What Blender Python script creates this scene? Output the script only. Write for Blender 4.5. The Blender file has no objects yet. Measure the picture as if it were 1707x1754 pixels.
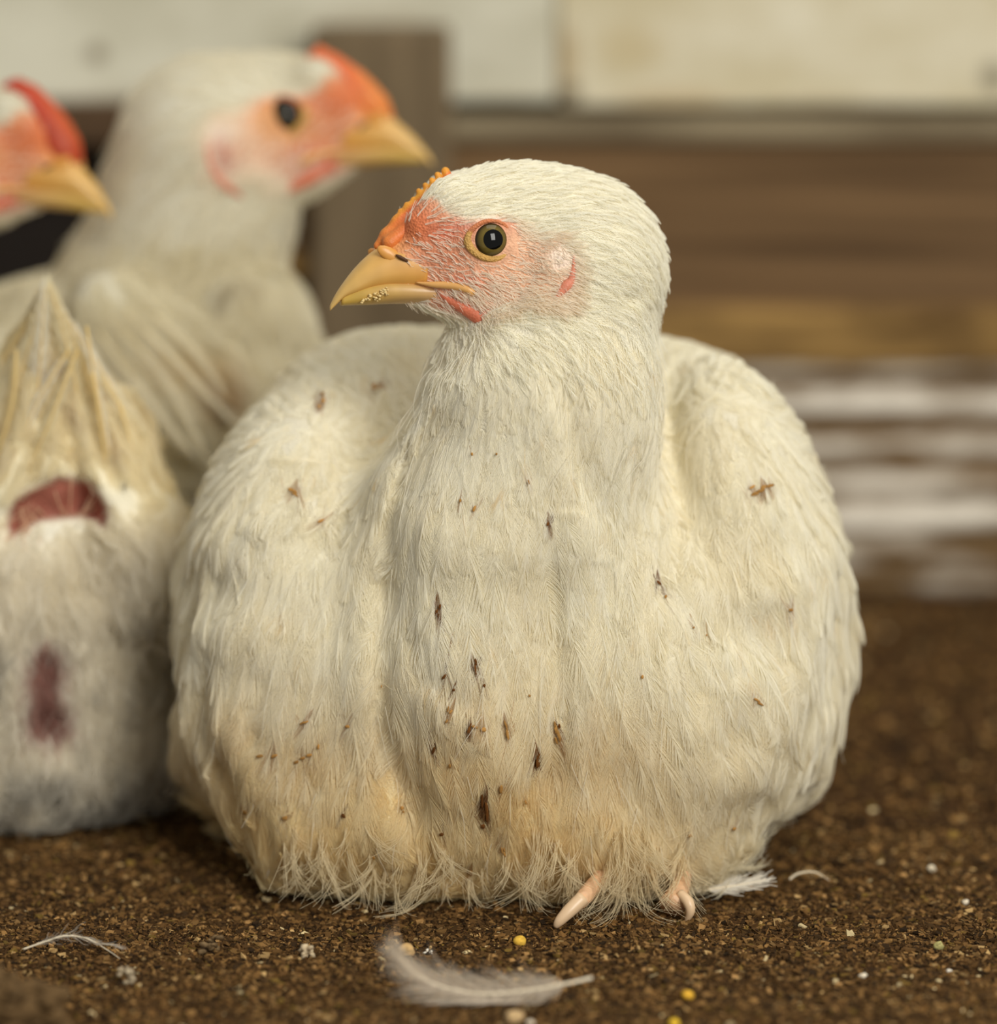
import bpy, bmesh, math, random
import numpy as np
from mathutils import Vector

# ------------------------------------------------------------------ camera, light, exposure
SC = bpy.context.scene
COL = SC.collection
rng = np.random.default_rng(7)
random.seed(7)

D, FPX, H, PITCH = 1.1, 6667.0, 0.30, 0.1736
S = D / FPX                                   # metres per picture pixel at the hen
CX, CY = 853.5, 877.0
CAM = np.array([0.0, -D, H])
RT = np.array([1.0, 0, 0])
FW = np.array([0, math.cos(PITCH), -math.sin(PITCH)])
UP = np.array([0, math.sin(PITCH), math.cos(PITCH)])

cam = bpy.data.cameras.new('camera')
cam_o = bpy.data.objects.new('camera', cam)
COL.objects.link(cam_o)
cam_o.location = CAM
cam_o.rotation_euler = (math.pi / 2 - PITCH, 0, 0)
cam.sensor_fit = 'HORIZONTAL'
cam.sensor_width = 36.0
cam.lens = 36.0 * FPX / 1707.0
cam.clip_start = 0.05
cam.dof.use_dof = True
cam.dof.focus_distance = 1.078
cam.dof.aperture_fstop = 4.9
SC.camera = cam_o

world = bpy.data.worlds.new('world')
SC.world = world
world.use_nodes = True
bg = world.node_tree.nodes['Background']
bg.inputs[0].default_value = (1.0, 0.97, 0.90, 1)
bg.inputs[1].default_value = 0.33

def area_light(name, loc, target, size, energy, color, size_y=None):
    l = bpy.data.lights.new(name, 'AREA')
    l.shape = 'RECTANGLE'
    l.size = size
    l.size_y = size_y or size
    l.energy = energy
    l.color = color
    o = bpy.data.objects.new(name, l)
    COL.objects.link(o)
    o.location = loc
    d = Vector(target) - Vector(loc)
    o.rotation_euler = d.to_track_quat('-Z', 'Y').to_euler()
    return o

area_light('doorway_daylight', (0.85, -1.75, 1.12), (0.02, 0.05, 0.10), 0.8, 37, (1.0, 0.975, 0.91), 1.3)
area_light('overhead_fill', (0.35, 0.1, 2.2), (0.05, 0.1, 0.0), 1.4, 13, (1.0, 0.975, 0.91))  # broad overhead fill from an unseen source, lifts the floor

SC.view_settings.view_transform = 'Standard'
SC.view_settings.look = 'None'
SC.view_settings.gamma = 1
SC.view_settings.use_curve_mapping = False
SC.view_settings.exposure = 0.1
SC.cycles.max_bounces = 16
SC.cycles.diffuse_bounces = 9

# ------------------------------------------------------------------ helpers
def srgb(r, g, b):
    c = np.array([r, g, b], float) / 255.0
    return np.where(c <= 0.04045, c / 12.92, ((c + 0.055) / 1.055) ** 2.4)

def FR(px, py, d=0.0):
    """picture position + depth (in pixels behind the hen's plane) -> frame coordinates"""
    k = 1 + d * S / D
    return np.array([(px - CX) * k, (CY - py) * k, d])

def FR_arr(a):
    a = np.asarray(a, float)
    k = 1 + a[:, 2] * S / D
    return np.stack([(a[:, 0] - CX) * k, (CY - a[:, 1]) * k, a[:, 2]], 1)

def KD(d):
    return 1 + d * S / D

def WORLD(F):
    F = np.asarray(F, float)
    return CAM + S * (F[..., 0:1] * RT + F[..., 1:2] * UP) + (D + F[..., 2:3] * S) * FW

def at_plane(px, py, Y):
    r = RT * (px - CX) / FPX + UP * (CY - py) / FPX + FW
    t = (Y - CAM[1]) / r[1]
    return CAM + r * t

def at_floor(px, py, z=0.0):
    r = RT * (px - CX) / FPX + UP * (CY - py) / FPX + FW
    t = (z - CAM[2]) / r[2]
    return CAM + r * t

def floor_h(F):
    """height above the floor in pixels"""
    return (CAM[2] + FW[2] * (D + F[..., 2] * S)) / S + UP[2] * F[..., 1]

def tag(o, label, cat, group=None, kind=None):
    o['label'] = label
    o['category'] = cat
    if group: o['group'] = group
    if kind: o['kind'] = kind
    return o

def root(name, loc, label, cat, group=None):
    o = bpy.data.objects.new(name, None)
    o.empty_display_size = 0.02
    COL.objects.link(o)
    o.location = loc
    return tag(o, label, cat, group)

def mesh_obj(name, V, Fc, mat, parent=None, cols=None, smooth=True):
    me = bpy.data.meshes.new(name)
    V = np.asarray(V, float)
    me.from_pydata(V.tolist(), [], [tuple(int(i) for i in f) for f in Fc])
    if cols is not None:
        at = me.color_attributes.new('col', 'FLOAT_COLOR', 'POINT')
        c4 = np.ones((len(V), 4), np.float32)
        c4[:, :3] = cols
        at.data.foreach_set('color', c4.ravel())
    if smooth:
        me.polygons.foreach_set('use_smooth', [True] * len(me.polygons))
    me.materials.append(mat)
    me.update()
    o = bpy.data.objects.new(name, me)
    COL.objects.link(o)
    if parent is not None:
        o.parent = parent
        if parent.type == 'EMPTY':
            o.location = -Vector(parent.location)
    return o

def fast_mesh(name, V, Q, mat, parent=None, cols=None, smooth=False):
    """large quad mesh from arrays"""
    me = bpy.data.meshes.new(name)
    V = np.asarray(V, np.float32)
    Q = np.asarray(Q, np.int32)
    me.vertices.add(len(V))
    me.vertices.foreach_set('co', V.ravel())
    me.loops.add(Q.size)
    me.loops.foreach_set('vertex_index', Q.ravel())
    me.polygons.add(len(Q))
    me.polygons.foreach_set('loop_start', np.arange(0, Q.size, Q.shape[1], dtype=np.int32))
    me.polygons.foreach_set('loop_total', np.full(len(Q), Q.shape[1], np.int32))
    me.polygons.foreach_set('use_smooth', np.full(len(Q), smooth))
    me.update(calc_edges=True)
    if cols is not None:
        at = me.color_attributes.new('col', 'FLOAT_COLOR', 'POINT')
        c4 = np.ones((len(V), 4), np.float32)
        c4[:, :3] = cols
        at.data.foreach_set('color', c4.ravel())
    me.materials.append(mat)
    o = bpy.data.objects.new(name, me)
    COL.objects.link(o)
    if parent is not None:
        o.parent = parent
        if parent.type == 'EMPTY':
            o.location = -Vector(parent.location)
    return o

def strands_obj(name, P, R, C, mat, parent=None):
    """P (N,K,3) world points, R (N,K) radii, C (N,3) colours -> one hair curves object"""
    N, K, _ = P.shape
    cu = bpy.data.hair_curves.new(name)
    cu.add_curves([K] * N)
    cu.attributes['position'].data.foreach_set('vector', P.astype(np.float32).ravel())
    ra = cu.attributes.get('radius') or cu.attributes.new('radius', 'FLOAT', 'POINT')
    ra.data.foreach_set('value', R.astype(np.float32).ravel())
    ca = cu.attributes.new('col', 'FLOAT_COLOR', 'CURVE')
    c4 = np.ones((N, 4), np.float32)
    c4[:, :3] = C
    ca.data.foreach_set('color', c4.ravel())
    cu.materials.append(mat)
    o = bpy.data.objects.new(name, cu)
    COL.objects.link(o)
    if parent is not None:
        o.parent = parent
        if parent.type == 'EMPTY':
            o.location = -Vector(parent.location)
    return o

# lattice noise
_lat = rng.random((32, 32, 32)).astype(np.float32)
def noise3(P, scale, seed=0):
    q = np.asarray(P, float) / scale + seed * 7.31
    i = np.floor(q).astype(int)
    f = q - i
    f = f * f * (3 - 2 * f)
    r = 0
    for a in (0, 1):
        for b in (0, 1):
            for c in (0, 1):
                w = (f[..., 0] if a else 1 - f[..., 0]) * (f[..., 1] if b else 1 - f[..., 1]) * (f[..., 2] if c else 1 - f[..., 2])
                r = r + w * _lat[(i[..., 0] + a) % 32, (i[..., 1] + b) % 32, (i[..., 2] + c) % 32]
    return r

def fbm3(P, scale, seed=0, oct=3):
    r, a, tot = 0, 1.0, 0
    for o in range(oct):
        r = r + a * noise3(P, scale / 2 ** o, seed + o)
        tot += a
        a *= 0.5
    return r / tot

def sstep(a, b, x):
    t = np.clip((x - a) / (b - a), 0, 1)
    return t * t * (3 - 2 * t)

def unit(v):
    return v / np.maximum(np.linalg.norm(v, axis=-1, keepdims=True), 1e-9)

# ------------------------------------------------------------------ materials
def mat_new(name):
    m = bpy.data.materials.new(name)
    m.use_nodes = True
    nt = m.node_tree
    return m, nt, nt.nodes['Principled BSDF'], nt.nodes['Material Output']

def N(nt, typ, **kw):
    n = nt.nodes.new(typ)
    for k, v in kw.items():
        setattr(n, k, v)
    return n

def mat_feather(name, transl=0.3):
    m, nt, pb, out = mat_new(name)
    nt.nodes.remove(pb)
    a = N(nt, 'ShaderNodeAttribute', attribute_name='col')
    d = N(nt, 'ShaderNodeBsdfDiffuse')
    t = N(nt, 'ShaderNodeBsdfTranslucent')
    mx = N(nt, 'ShaderNodeMixShader')
    mx.inputs[0].default_value = transl
    nt.links.new(a.outputs['Color'], d.inputs[0])
    nt.links.new(a.outputs['Color'], t.inputs[0])
    nt.links.new(d.outputs[0], mx.inputs[1])
    nt.links.new(t.outputs[0], mx.inputs[2])
    nt.links.new(mx.outputs[0], out.inputs[0])
    return m

def mat_col(name, rough=0.5, bump=0.0, bscale=900.0, sss=0.0, coat=0.0, spec=0.5, sheen=0.0):
    m, nt, pb, out = mat_new(name)
    a = N(nt, 'ShaderNodeAttribute', attribute_name='col')
    nt.links.new(a.outputs['Color'], pb.inputs['Base Color'])
    pb.inputs['Roughness'].default_value = rough
    pb.inputs['Specular IOR Level'].default_value = spec
    pb.inputs['Coat Weight'].default_value = coat
    pb.inputs['Coat Roughness'].default_value = 0.15
    if sss:
        pb.inputs['Subsurface Weight'].default_value = sss
        pb.inputs['Subsurface Radius'].default_value = (1.0, 0.35, 0.2)
        pb.inputs['Subsurface Scale'].default_value = 0.002
    if bump:
        tc = N(nt, 'ShaderNodeTexCoord')
        nz = N(nt, 'ShaderNodeTexVoronoi')
        nz.inputs['Scale'].default_value = bscale
        bp = N(nt, 'ShaderNodeBump')
        bp.inputs['Strength'].default_value = bump
        bp.inputs['Distance'].default_value = 0.0006
        nt.links.new(tc.outputs['Object'], nz.inputs['Vector'])
        nt.links.new(nz.outputs['Distance'], bp.inputs['Height'])
        nt.links.new(bp.outputs[0], pb.inputs['Normal'])
    return m

def mat_plain(name, col, rough=0.5, coat=0.0, spec=0.5):
    m, nt, pb, out = mat_new(name)
    pb.inputs['Base Color'].default_value = (*col, 1)
    pb.inputs['Roughness'].default_value = rough
    pb.inputs['Coat Weight'].default_value = coat
    pb.inputs['Specular IOR Level'].default_value = spec
    return m

M_FEATHER = mat_feather('white_feather', 0.42)
M_BODY = mat_col('hen_skin_and_down', 0.62, bump=0.6, bscale=1300, sss=0.0, spec=0.25)
M_BEAK = mat_col('beak_horn', 0.38, spec=0.45, coat=0.12)
M_COMB = mat_col('comb_flesh', 0.5, bump=0.22, bscale=1500, sss=0.25, spec=0.4)
M_TOE = mat_col('toe_scales', 0.5, bump=0.4, bscale=700, sss=0.15)
M_LITTER = mat_col('litter_chips', 0.9, spec=0.15)
M_DARK = mat_plain('pupil_black', (0.002, 0.002, 0.002), 0.05, spec=0.3)
M_NOSTRIL = mat_plain('nostril_dark', (0.09, 0.035, 0.01), 0.7)
M_IRIS = mat_col('iris_olive', 0.08, spec=0.3)
M_LID = mat_col('eyelid_skin', 0.55, bump=0.6, bscale=1800, spec=0.35)

# ------------------------------------------------------------------ implicit bodies
def smin(a, b, k):
    h = np.clip(0.5 + 0.5 * (b - a) / k, 0, 1)
    return b * (1 - h) + a * h - k * h * (1 - h)

def ell(px, py, d, rx, ry, rd, rot=0.0, k=45.0):
    kk = KD(d)
    return ('e', FR(px, py, d), np.array([rx * kk, ry * kk, rd * kk]), math.radians(rot), k)

def cone(a, b, k=45.0):
    """a,b = (px,py,d,r)"""
    return ('c', FR(*a[:3]), FR(*b[:3]), a[3] * KD(a[2]), b[3] * KD(b[2]), k)

def sd_prim(p, P):
    if p[0] == 'e':
        q = P - p[1]
        R = p[3]
        if isinstance(R, np.ndarray):
            q = q @ R                          # columns = local axes
        elif R:
            c, s = math.cos(R), math.sin(R)
            q = np.stack([q[..., 0] * c + q[..., 1] * s, -q[..., 0] * s + q[..., 1] * c, q[..., 2]], -1)
        r = p[2]
        k0 = np.sqrt(((q / r) ** 2).sum(-1))
        k1 = np.sqrt(((q / (r * r)) ** 2).sum(-1))
        return k0 * (k0 - 1.0) / np.maximum(k1, 1e-6)
    a, b, ra, rb = p[1], p[2], p[3], p[4]
    ab = b - a
    t = np.clip(((P - a) @ ab) / (ab @ ab), 0, 1)
    c = a + t[..., None] * ab
    return np.sqrt(((P - c) ** 2).sum(-1)) - (ra + (rb - ra) * t)

def sd_all(prims, P, clip=True, ck=25.0):
    v = sd_prim(prims[0], P)
    for p in prims[1:]:
        v = smin(v, sd_prim(p, P), p[-1])
    if clip:
        v = -smin(-v, floor_h(P) - 2.0, ck)
    return v

class Field:
    def __init__(self, prims, lo, hi, h, disp=None, clip=True):
        self.prims, self.h = prims, h
        self.lo = np.array(lo, float)
        n = np.ceil((np.array(hi) - lo) / h).astype(int) + 1
        ax = [self.lo[i] + h * np.arange(n[i]) for i in range(3)]
        G = np.stack(np.meshgrid(*ax, indexing='ij'), -1)
        v = np.empty(tuple(n), np.float32)
        for i in range(n[0]):
            v[i] = sd_all(prims, G[i], clip)
            if disp is not None:
                v[i] -= disp(G[i])
        self.v = v
        self.n = n
        g = np.gradient(v, h)
        self.g = np.stack(g, -1).astype(np.float32)
        del G

    def sample(self, P, grad=True):
        sh = P.shape[:-1]
        q = (P.reshape(-1, 3) - self.lo) / self.h
        q = np.clip(q, 0, self.n - 1.001)
        i = q.astype(int)
        f = (q - i).astype(np.float32)
        out = 0
        og = 0
        for a in (0, 1):
            for b in (0, 1):
                for c in (0, 1):
                    w = (f[:, 0] if a else 1 - f[:, 0]) * (f[:, 1] if b else 1 - f[:, 1]) * (f[:, 2] if c else 1 - f[:, 2])
                    out = out + w * self.v[i[:, 0] + a, i[:, 1] + b, i[:, 2] + c]
                    if grad:
                        og = og + w[:, None] * self.g[i[:, 0] + a, i[:, 1] + b, i[:, 2] + c]
        if grad:
            return out.reshape(sh), unit(og).reshape(*sh, 3)
        return out.reshape(sh)

    def surface(self):
        """naive surface nets -> verts (frame), quads"""
        v = self.v
        n = v.shape
        ins = v < 0
        c = np.zeros(tuple(x - 1 for x in n), np.int8)
        for a in (0, 1):
            for b in (0, 1):
                for d in (0, 1):
                    c += ins[a:n[0] - 1 + a, b:n[1] - 1 + b, d:n[2] - 1 + d]
        act = (c > 0) & (c < 8)
        idx = -np.ones(act.shape, int)
        cells = np.argwhere(act)
        idx[act] = np.arange(len(cells))
        V = self.lo + (cells + 0.5) * self.h
        for _ in range(4):
            s, g = self.sample(V)
            V = V - np.clip(s, -self.h, self.h)[:, None] * g * 0.9
        Q = []
        for ax in range(3):
            sl0 = [slice(None)] * 3; sl1 = [slice(None)] * 3
            sl0[ax] = slice(0, -1); sl1[ax] = slice(1, None)
            A, B = ins[tuple(sl0)], ins[tuple(sl1)]
            e = np.argwhere(A != B)
            o1, o2 = [(1, 2), (2, 0), (0, 1)][ax]
            ok = (e[:, o1] > 0) & (e[:, o2] > 0) & (e[:, o1] < n[o1] - 1) & (e[:, o2] < n[o2] - 1)
            e = e[ok]
            sgn = A[tuple(e.T)]
            d1 = np.zeros(3, int); d1[o1] = 1
            d2 = np.zeros(3, int); d2[o2] = 1
            q = np.stack([idx[tuple((e - d1 - d2).T)], idx[tuple((e - d2).T)], idx[tuple(e.T)], idx[tuple((e - d1).T)]], 1)
            q[~sgn] = q[~sgn][:, ::-1]
            Q.append(q)
        Q = np.concatenate(Q)
        Q = Q[(Q >= 0).all(1)]
        # frame (right, up, away) is left-handed: flip so that normals point outwards in the world
        return V, Q[:, ::-1]

def scatter(V, Q, spacing_fn, over=3.0, sel=None):
    """evenly spaced points on the surface; spacing_fn(P)->px spacing"""
    T = np.concatenate([Q[:, [0, 1, 2]], Q[:, [0, 2, 3]]])
    a, b, c = V[T[:, 0]], V[T[:, 1]], V[T[:, 2]]
    ar = 0.5 * np.linalg.norm(np.cross(b - a, c - a), axis=1)
    ctr = (a + b + c) / 3
    sp = spacing_fn(ctr)
    w = ar / sp ** 2
    w[sp > 900] = 0
    if sel is not None:
        w = w * sel(ctr)
    n = int(w.sum() * over)
    t = rng.choice(len(T), n, p=w / w.sum())
    r1 = np.sqrt(rng.random(n)); r2 = rng.random(n)
    P = (1 - r1)[:, None] * a[t] + (r1 * (1 - r2))[:, None] * b[t] + (r1 * r2)[:, None] * c[t]
    spn = sp[t]
    keep = []
    for cls in np.unique(np.round(np.log2(spn))):
        ids = np.where(np.round(np.log2(spn)) == cls)[0]
        cell = 2 ** cls * 0.8
        grid = {}
        for i in ids:
            k = tuple((P[i] / cell).astype(int))
            hit = False
            for dx in (-1, 0, 1):
                for dy in (-1, 0, 1):
                    for dz in (-1, 0, 1):
                        for j in grid.get((k[0] + dx, k[1] + dy, k[2] + dz), ()):
                            if ((P[i] - P[j]) ** 2).sum() < (0.75 * spn[i]) ** 2:
                                hit = True
                                break
                        if hit: break
                    if hit: break
                if hit: break
            if not hit:
                grid.setdefault(k, []).append(i)
                keep.append(i)
    return P[keep]

def feathers(field, p, t, L, W, nb, K=4, h0=1.0, lift=0.03, cup=0.0, stick=1.0, jit=0.06, rad=0.5,
             phi0=60.0, phi1=14.0, wisp=0.0, droop=0.0, rachis=True, prof=None):
    """barb strands of M feathers; every array per feather. Returns P (N,K,3) in frame px, R (N,K), fi (N)"""
    M = len(p)
    sv, n = field.sample(p)
    t = unit(t - (t * n).sum(-1, keepdims=True) * n)
    b = np.cross(n, t)
    tau = np.linspace(0.04, 1.0, nb)
    tau = np.repeat(tau, 2)
    side = np.tile([1.0, -1.0], nb)
    J = len(tau)
    tj = np.clip(tau[None] + rng.normal(0, 0.012, (M, J)), 0.0, 1)
    pr = np.sin(np.pi * np.clip(tj * 0.80 + 0.12, 0, 1)) ** 0.7 if prof is None else prof(tj)
    lb = W[:, None] * pr * (1 + rng.normal(0, jit * 1.5, (M, J)))
    phi = np.radians(phi0 + (phi1 - phi0) * tj + rng.normal(0, jit * 60, (M, J)))
    cur = rng.normal(0, 0.10, M)
    base = p[:, None] + t[:, None] * (L[:, None] * tj)[..., None] + b[:, None] * (cur[:, None] * L[:, None] * tj ** 2)[..., None]
    d = t[:, None] * np.cos(phi)[..., None] + b[:, None] * (side[None] * np.sin(phi))[..., None]
    kap = np.linspace(0, 1, K)
    P = base[:, :, None] + d[:, :, None] * (lb[..., None] * kap)[..., None] \
        + t[:, None, None] * (lb[..., None] * 0.35 * kap ** 2)[..., None]
    if wisp:
        P = P + rng.normal(0, 1, (M, J, 1, 3)) * (wisp * lb[..., None] * kap ** 1.6)[..., None]
    te = tj[..., None] + (lb / L[:, None])[..., None] * kap * 0.6
    lat = (lb[..., None] * kap * np.sin(phi)[..., None] / np.maximum(W[:, None, None], 1e-3))
    hr = rng.uniform(0.4, 1.6, M) * lift
    Ht = h0 + (hr * L)[:, None, None] * te ** 1.4 - cup * (W[:, None, None]) * lat ** 2 + rng.normal(0, 0.35, (M, J, 1)) * kap
    Pf = P.reshape(-1, 3)
    s, g = field.sample(Pf)
    tgt = np.maximum(Ht.reshape(-1), 0.2)
    P1 = Pf + g * ((tgt - s) * stick)[:, None]
    s2 = field.sample(P1, False)
    P1 = P1 + g * ((tgt - s2) * stick)[:, None]
    P = P1.reshape(M * J, K, 3)
    R = rad * np.linspace(1.0, 0.35, K)[None] * np.ones((M * J, 1))
    fi = np.repeat(np.arange(M), J)
    if rachis:
        kk = np.linspace(0, 1, K)
        rp = p[:, None] + t[:, None] * (L[:, None] * kk)[..., None] + b[:, None] * (cur[:, None] * L[:, None] * kk ** 2)[..., None]
        rf = rp.reshape(-1, 3)
        s, g = field.sample(rf)
        th = (h0 + 0.6 + (hr * L)[:, None] * kk ** 1.4).reshape(-1)
        rf = rf + g * ((th - s) * stick)[:, None]
        P = np.concatenate([P, rf.reshape(M, K, 3)])
        R = np.concatenate([R, 1.1 * rad * np.linspace(1.1, 0.4, K)[None] * np.ones((M, 1))])
        fi = np.concatenate([fi, np.arange(M)])
    return P, R, fi

# ------------------------------------------------------------------ head (shared by the hens)
PSI = math.radians(14.0)
def hc(u, v, l=0.0):
    """main-photo pixel + lateral offset towards the viewer -> canonical head coordinates (forward, up, lateral)"""
    return np.array([(-(u - 838.0) + l * math.sin(PSI)) / math.cos(PSI), 418.0 - v, l])

class Head:
    def __init__(self, eye_px, d, facing=-1, pitch=0.0, scale=1.0, yaw=PSI):
        self.o = FR(eye_px[0], eye_px[1], d)
        self.sc = scale * KD(d)
        f = np.array([facing * math.cos(yaw), 0, -math.sin(yaw)])
        up = np.array([0, 1.0, 0])
        lat = np.array([-facing * math.sin(yaw), 0, -math.cos(yaw)])
        c, s = math.cos(math.radians(pitch)), math.sin(math.radians(pitch))
        f, up = f * c - up * s, up * c + f * s          # positive pitch: beak down
        self.M = np.stack([f, up, lat], 1)              # columns

    def T(self, c):
        return self.o + self.sc * (np.asarray(c) @ self.M.T)

    def inv(self, F):
        return ((F - self.o) @ self.M) / self.sc

    def ell(self, u, v, l, rx, ry, rl, rot=0.0, k=22.0):
        c, s = math.cos(math.radians(rot)), math.sin(math.radians(rot))
        A = np.array([[c, -s, 0], [s, c, 0], [0, 0, 1.0]])
        return ('e', self.T(hc(u, v, l)), np.array([rx, ry, rl]) * self.sc, self.M @ A, k * self.sc)

    def cone(self, a, b, k=22.0):
        return ('c', self.T(hc(*a[:3])), self.T(hc(*b[:3])), a[3] * self.sc, b[3] * self.sc, k * self.sc)

def head_prims(h):
    return [
        h.ell(893, 417, 0, 190, 140, 104),
        h.ell(1000, 452, 0, 138, 148, 112, k=40),
        h.ell(850, 478, 0, 128, 88, 96, k=25),
        h.cone((800, 395, 0, 84), (690, 452, 0, 46), k=25),
        h.cone((815, 505, 0, 62), (705, 498, 0, 24), k=25),
        h.cone((772, 352, -46, 55), (716, 388, -36, 38), k=20),  # far brow
        h.cone((772, 352, 46, 40), (730, 392, 36, 34), k=20),
        h.ell(835, 418, 74, 52, 46, 30, k=18),        # socket swell
        h.ell(835, 418, -74, 52, 46, 30, k=18),
        h.ell(950, 462, 84, 30, 42, 26, k=14),        # ear swell
        h.ell(950, 462, -84, 30, 42, 26, k=14),
    ]

def in_poly(x, y, poly):
    r = np.zeros(x.shape, bool)
    j = len(poly) - 1
    for i in range(len(poly)):
        xi, yi = poly[i]; xj, yj = poly[j]
        c = ((yi > y) != (yj > y)) & (x < (xj - xi) * (y - yi) / (yj - yi + 1e-9) + xi)
        r ^= c
        j = i
    return r

def poly_dist(x, y, poly):
    """signed distance, positive inside"""
    d = np.full(x.shape, 1e9)
    for i in range(len(poly)):
        a = np.array(poly[i]); b = np.array(poly[(i + 1) % len(poly)])
        ab = b - a
        t = np.clip(((x - a[0]) * ab[0] + (y - a[1]) * ab[1]) / (ab @ ab), 0, 1)
        d = np.minimum(d, np.hypot(x - a[0] - t * ab[0], y - a[1] - t * ab[1]))
    return np.where(in_poly(x, y, poly), d, -d)

FACE = [(640, 400), (700, 352), (745, 345), (768, 372), (800, 382), (850, 376), (888, 388), (915, 412), (955, 408), (980, 434),
        (986, 470), (974, 520), (950, 536), (915, 528), (880, 532), (845, 545), (800, 548), (755, 535), (720, 520), (680, 510), (640, 500)]

def canon_px(c):
    """canonical head coordinates -> pixel coordinates as if seen on the main head"""
    l = np.abs(c[..., 2])
    u = 838.0 - (c[..., 0] * math.cos(PSI) - l * math.sin(PSI))
    return u, 418.0 - c[..., 1]

WHITE = srgb(251, 248, 234)
def skin_colour(u, v, P, bold=False):
    base = srgb(226, 172, 138) if not bold else srgb(216, 164, 122)
    c = np.ones(u.shape + (3,)) * base
    def blob(x, y, r, col, a):
        nonlocal c
        w = a * np.exp(-(((u - x) / r[0]) ** 2 + ((v - y) / r[1]) ** 2))
        c = c * (1 - w[..., None]) + np.array(col) * w[..., None]
    blob(935, 450, (45, 60), srgb(226, 182, 148), 0.9)
    blob(880, 490, (50, 40), srgb(216, 160, 122), 0.7)
    blob(760, 405, (50, 22), srgb(204, 104, 78), 0.8)
    blob(720, 395, (30, 40), srgb(210, 112, 74), 0.8)
    blob(800, 392, (30, 12), srgb(196, 98, 74), 0.6)
    blob(700, 385, (42, 34), srgb(214, 116, 70), 0.85)
    blob(660, 430, (40, 30), srgb(214, 140, 60), 0.9)
    blob(795, 490, (40, 18), srgb(202, 100, 76), 0.75)
    blob(760, 450, (45, 25), srgb(206, 116, 80), 0.7)
    blob(780, 545, (60, 22), srgb(214, 100, 70), 0.8)
    blob(955, 447, (28, 34), srgb(240, 222, 204), 0.95)
    fdq = poly_dist(u, v, FACE)
    w_ = (0.8 * np.exp(-(np.maximum(fdq, 0) / 12.0) ** 2) * sstep(760, 840, u))[..., None]
    c = c * (1 - w_) + srgb(248, 238, 220) * w_
    blob(870, 390, (30, 14), srgb(214, 124, 84), 0.7)
    blob(905, 425, (36, 28), srgb(232, 180, 144), 0.6)
    if bold:
        blob(838, 418, (64, 54), srgb(212, 146, 88), 0.75)
        blob(945, 440, (34, 30), srgb(232, 214, 192), 0.9)
        blob(955, 505, (30, 44), srgb(170, 70, 56), 0.9)
        blob(885, 500, (40, 30), srgb(220, 186, 160), 0.6)
        blob(780, 520, (66, 34), srgb(182, 74, 52), 0.85)
        blob(730, 395, (50, 36), srgb(212, 118, 74), 0.7)
    n = noise3(P, 9, 3)
    c = c * (0.86 + 0.28 * n)[..., None]
    return np.clip(c, 0, 1)

# ------------------------------------------------------------------ generic little solids
def ico_blob(center, radii, M=None, seg=14, ring=10):
    """ellipsoid in frame px"""
    V, Fc = [], []
    for i in range(ring + 1):
        th = math.pi * i / ring
        for j in range(seg):
            ph = 2 * math.pi * j / seg
            V.append((math.sin(th) * math.cos(ph), math.sin(th) * math.sin(ph), math.cos(th)))
    V = np.array(V) * np.array(radii)
    if M is not None:
        V = V @ M.T
    V = V + center
    for i in range(ring):
        for j in range(seg):
            Fc.append((i * seg + j, i * seg + (j + 1) % seg, (i + 1) * seg + (j + 1) % seg, (i + 1) * seg + j))
    return V, Fc

def loft(secs):
    """secs: list of arrays (m,3) -> tube with capped ends"""
    m = len(secs[0])
    V = np.concatenate(secs)
    Fc = []
    for i in range(len(secs) - 1):
        for j in range(m):
            Fc.append((i * m + j, i * m + (j + 1) % m, (i + 1) * m + (j + 1) % m, (i + 1) * m + j))
    Fc.append(tuple(range(m))[::-1])
    Fc.append(tuple((len(secs) - 1) * m + j for j in range(m)))
    return V, Fc

def tube(pts, rad, m=10):
    pts = np.asarray(pts, float)
    rad = np.broadcast_to(rad, (len(pts),))
    secs = []
    ref = np.array([0.13, 0.2, 1.0])
    for i in range(len(pts)):
        t = unit(pts[min(i + 1, len(pts) - 1)] - pts[max(i - 1, 0)])
        a = unit(np.cross(t, ref)); b = np.cross(t, a)
        an = np.linspace(0, 2 * np.pi, m, endpoint=False)
        secs.append(pts[i] + rad[i] * (np.cos(an)[:, None] * a + np.sin(an)[:, None] * b))
    return loft(secs)

def join(parts):
    V, Fc, o = [], [], 0
    for v, f in parts:
        V.append(v)
        Fc += [tuple(i + o for i in q) for q in f]
        o += len(v)
    return np.concatenate(V), Fc

def interp_rows(rows, n):
    rows = np.array(rows, float)
    x = np.arange(len(rows))
    xi = np.linspace(0, len(rows) - 1, n)
    # catmull-rom
    out = []
    for q in xi:
        i = min(int(q), len(rows) - 2); f = q - i
        p0 = rows[max(i - 1, 0)]; p1 = rows[i]; p2 = rows[i + 1]; p3 = rows[min(i + 2, len(rows) - 1)]
        out.append(0.5 * (2 * p1 + (p2 - p0) * f + (2 * p0 - 5 * p1 + 4 * p2 - p3) * f * f + (3 * p1 - p0 - 3 * p2 + p3) * f ** 3))
    return np.array(out)

def fix_normals(o):
    bm = bmesh.new(); bm.from_mesh(o.data)
    bmesh.ops.recalc_face_normals(bm, faces=bm.faces)
    bm.to_mesh(o.data); bm.free()

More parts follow.
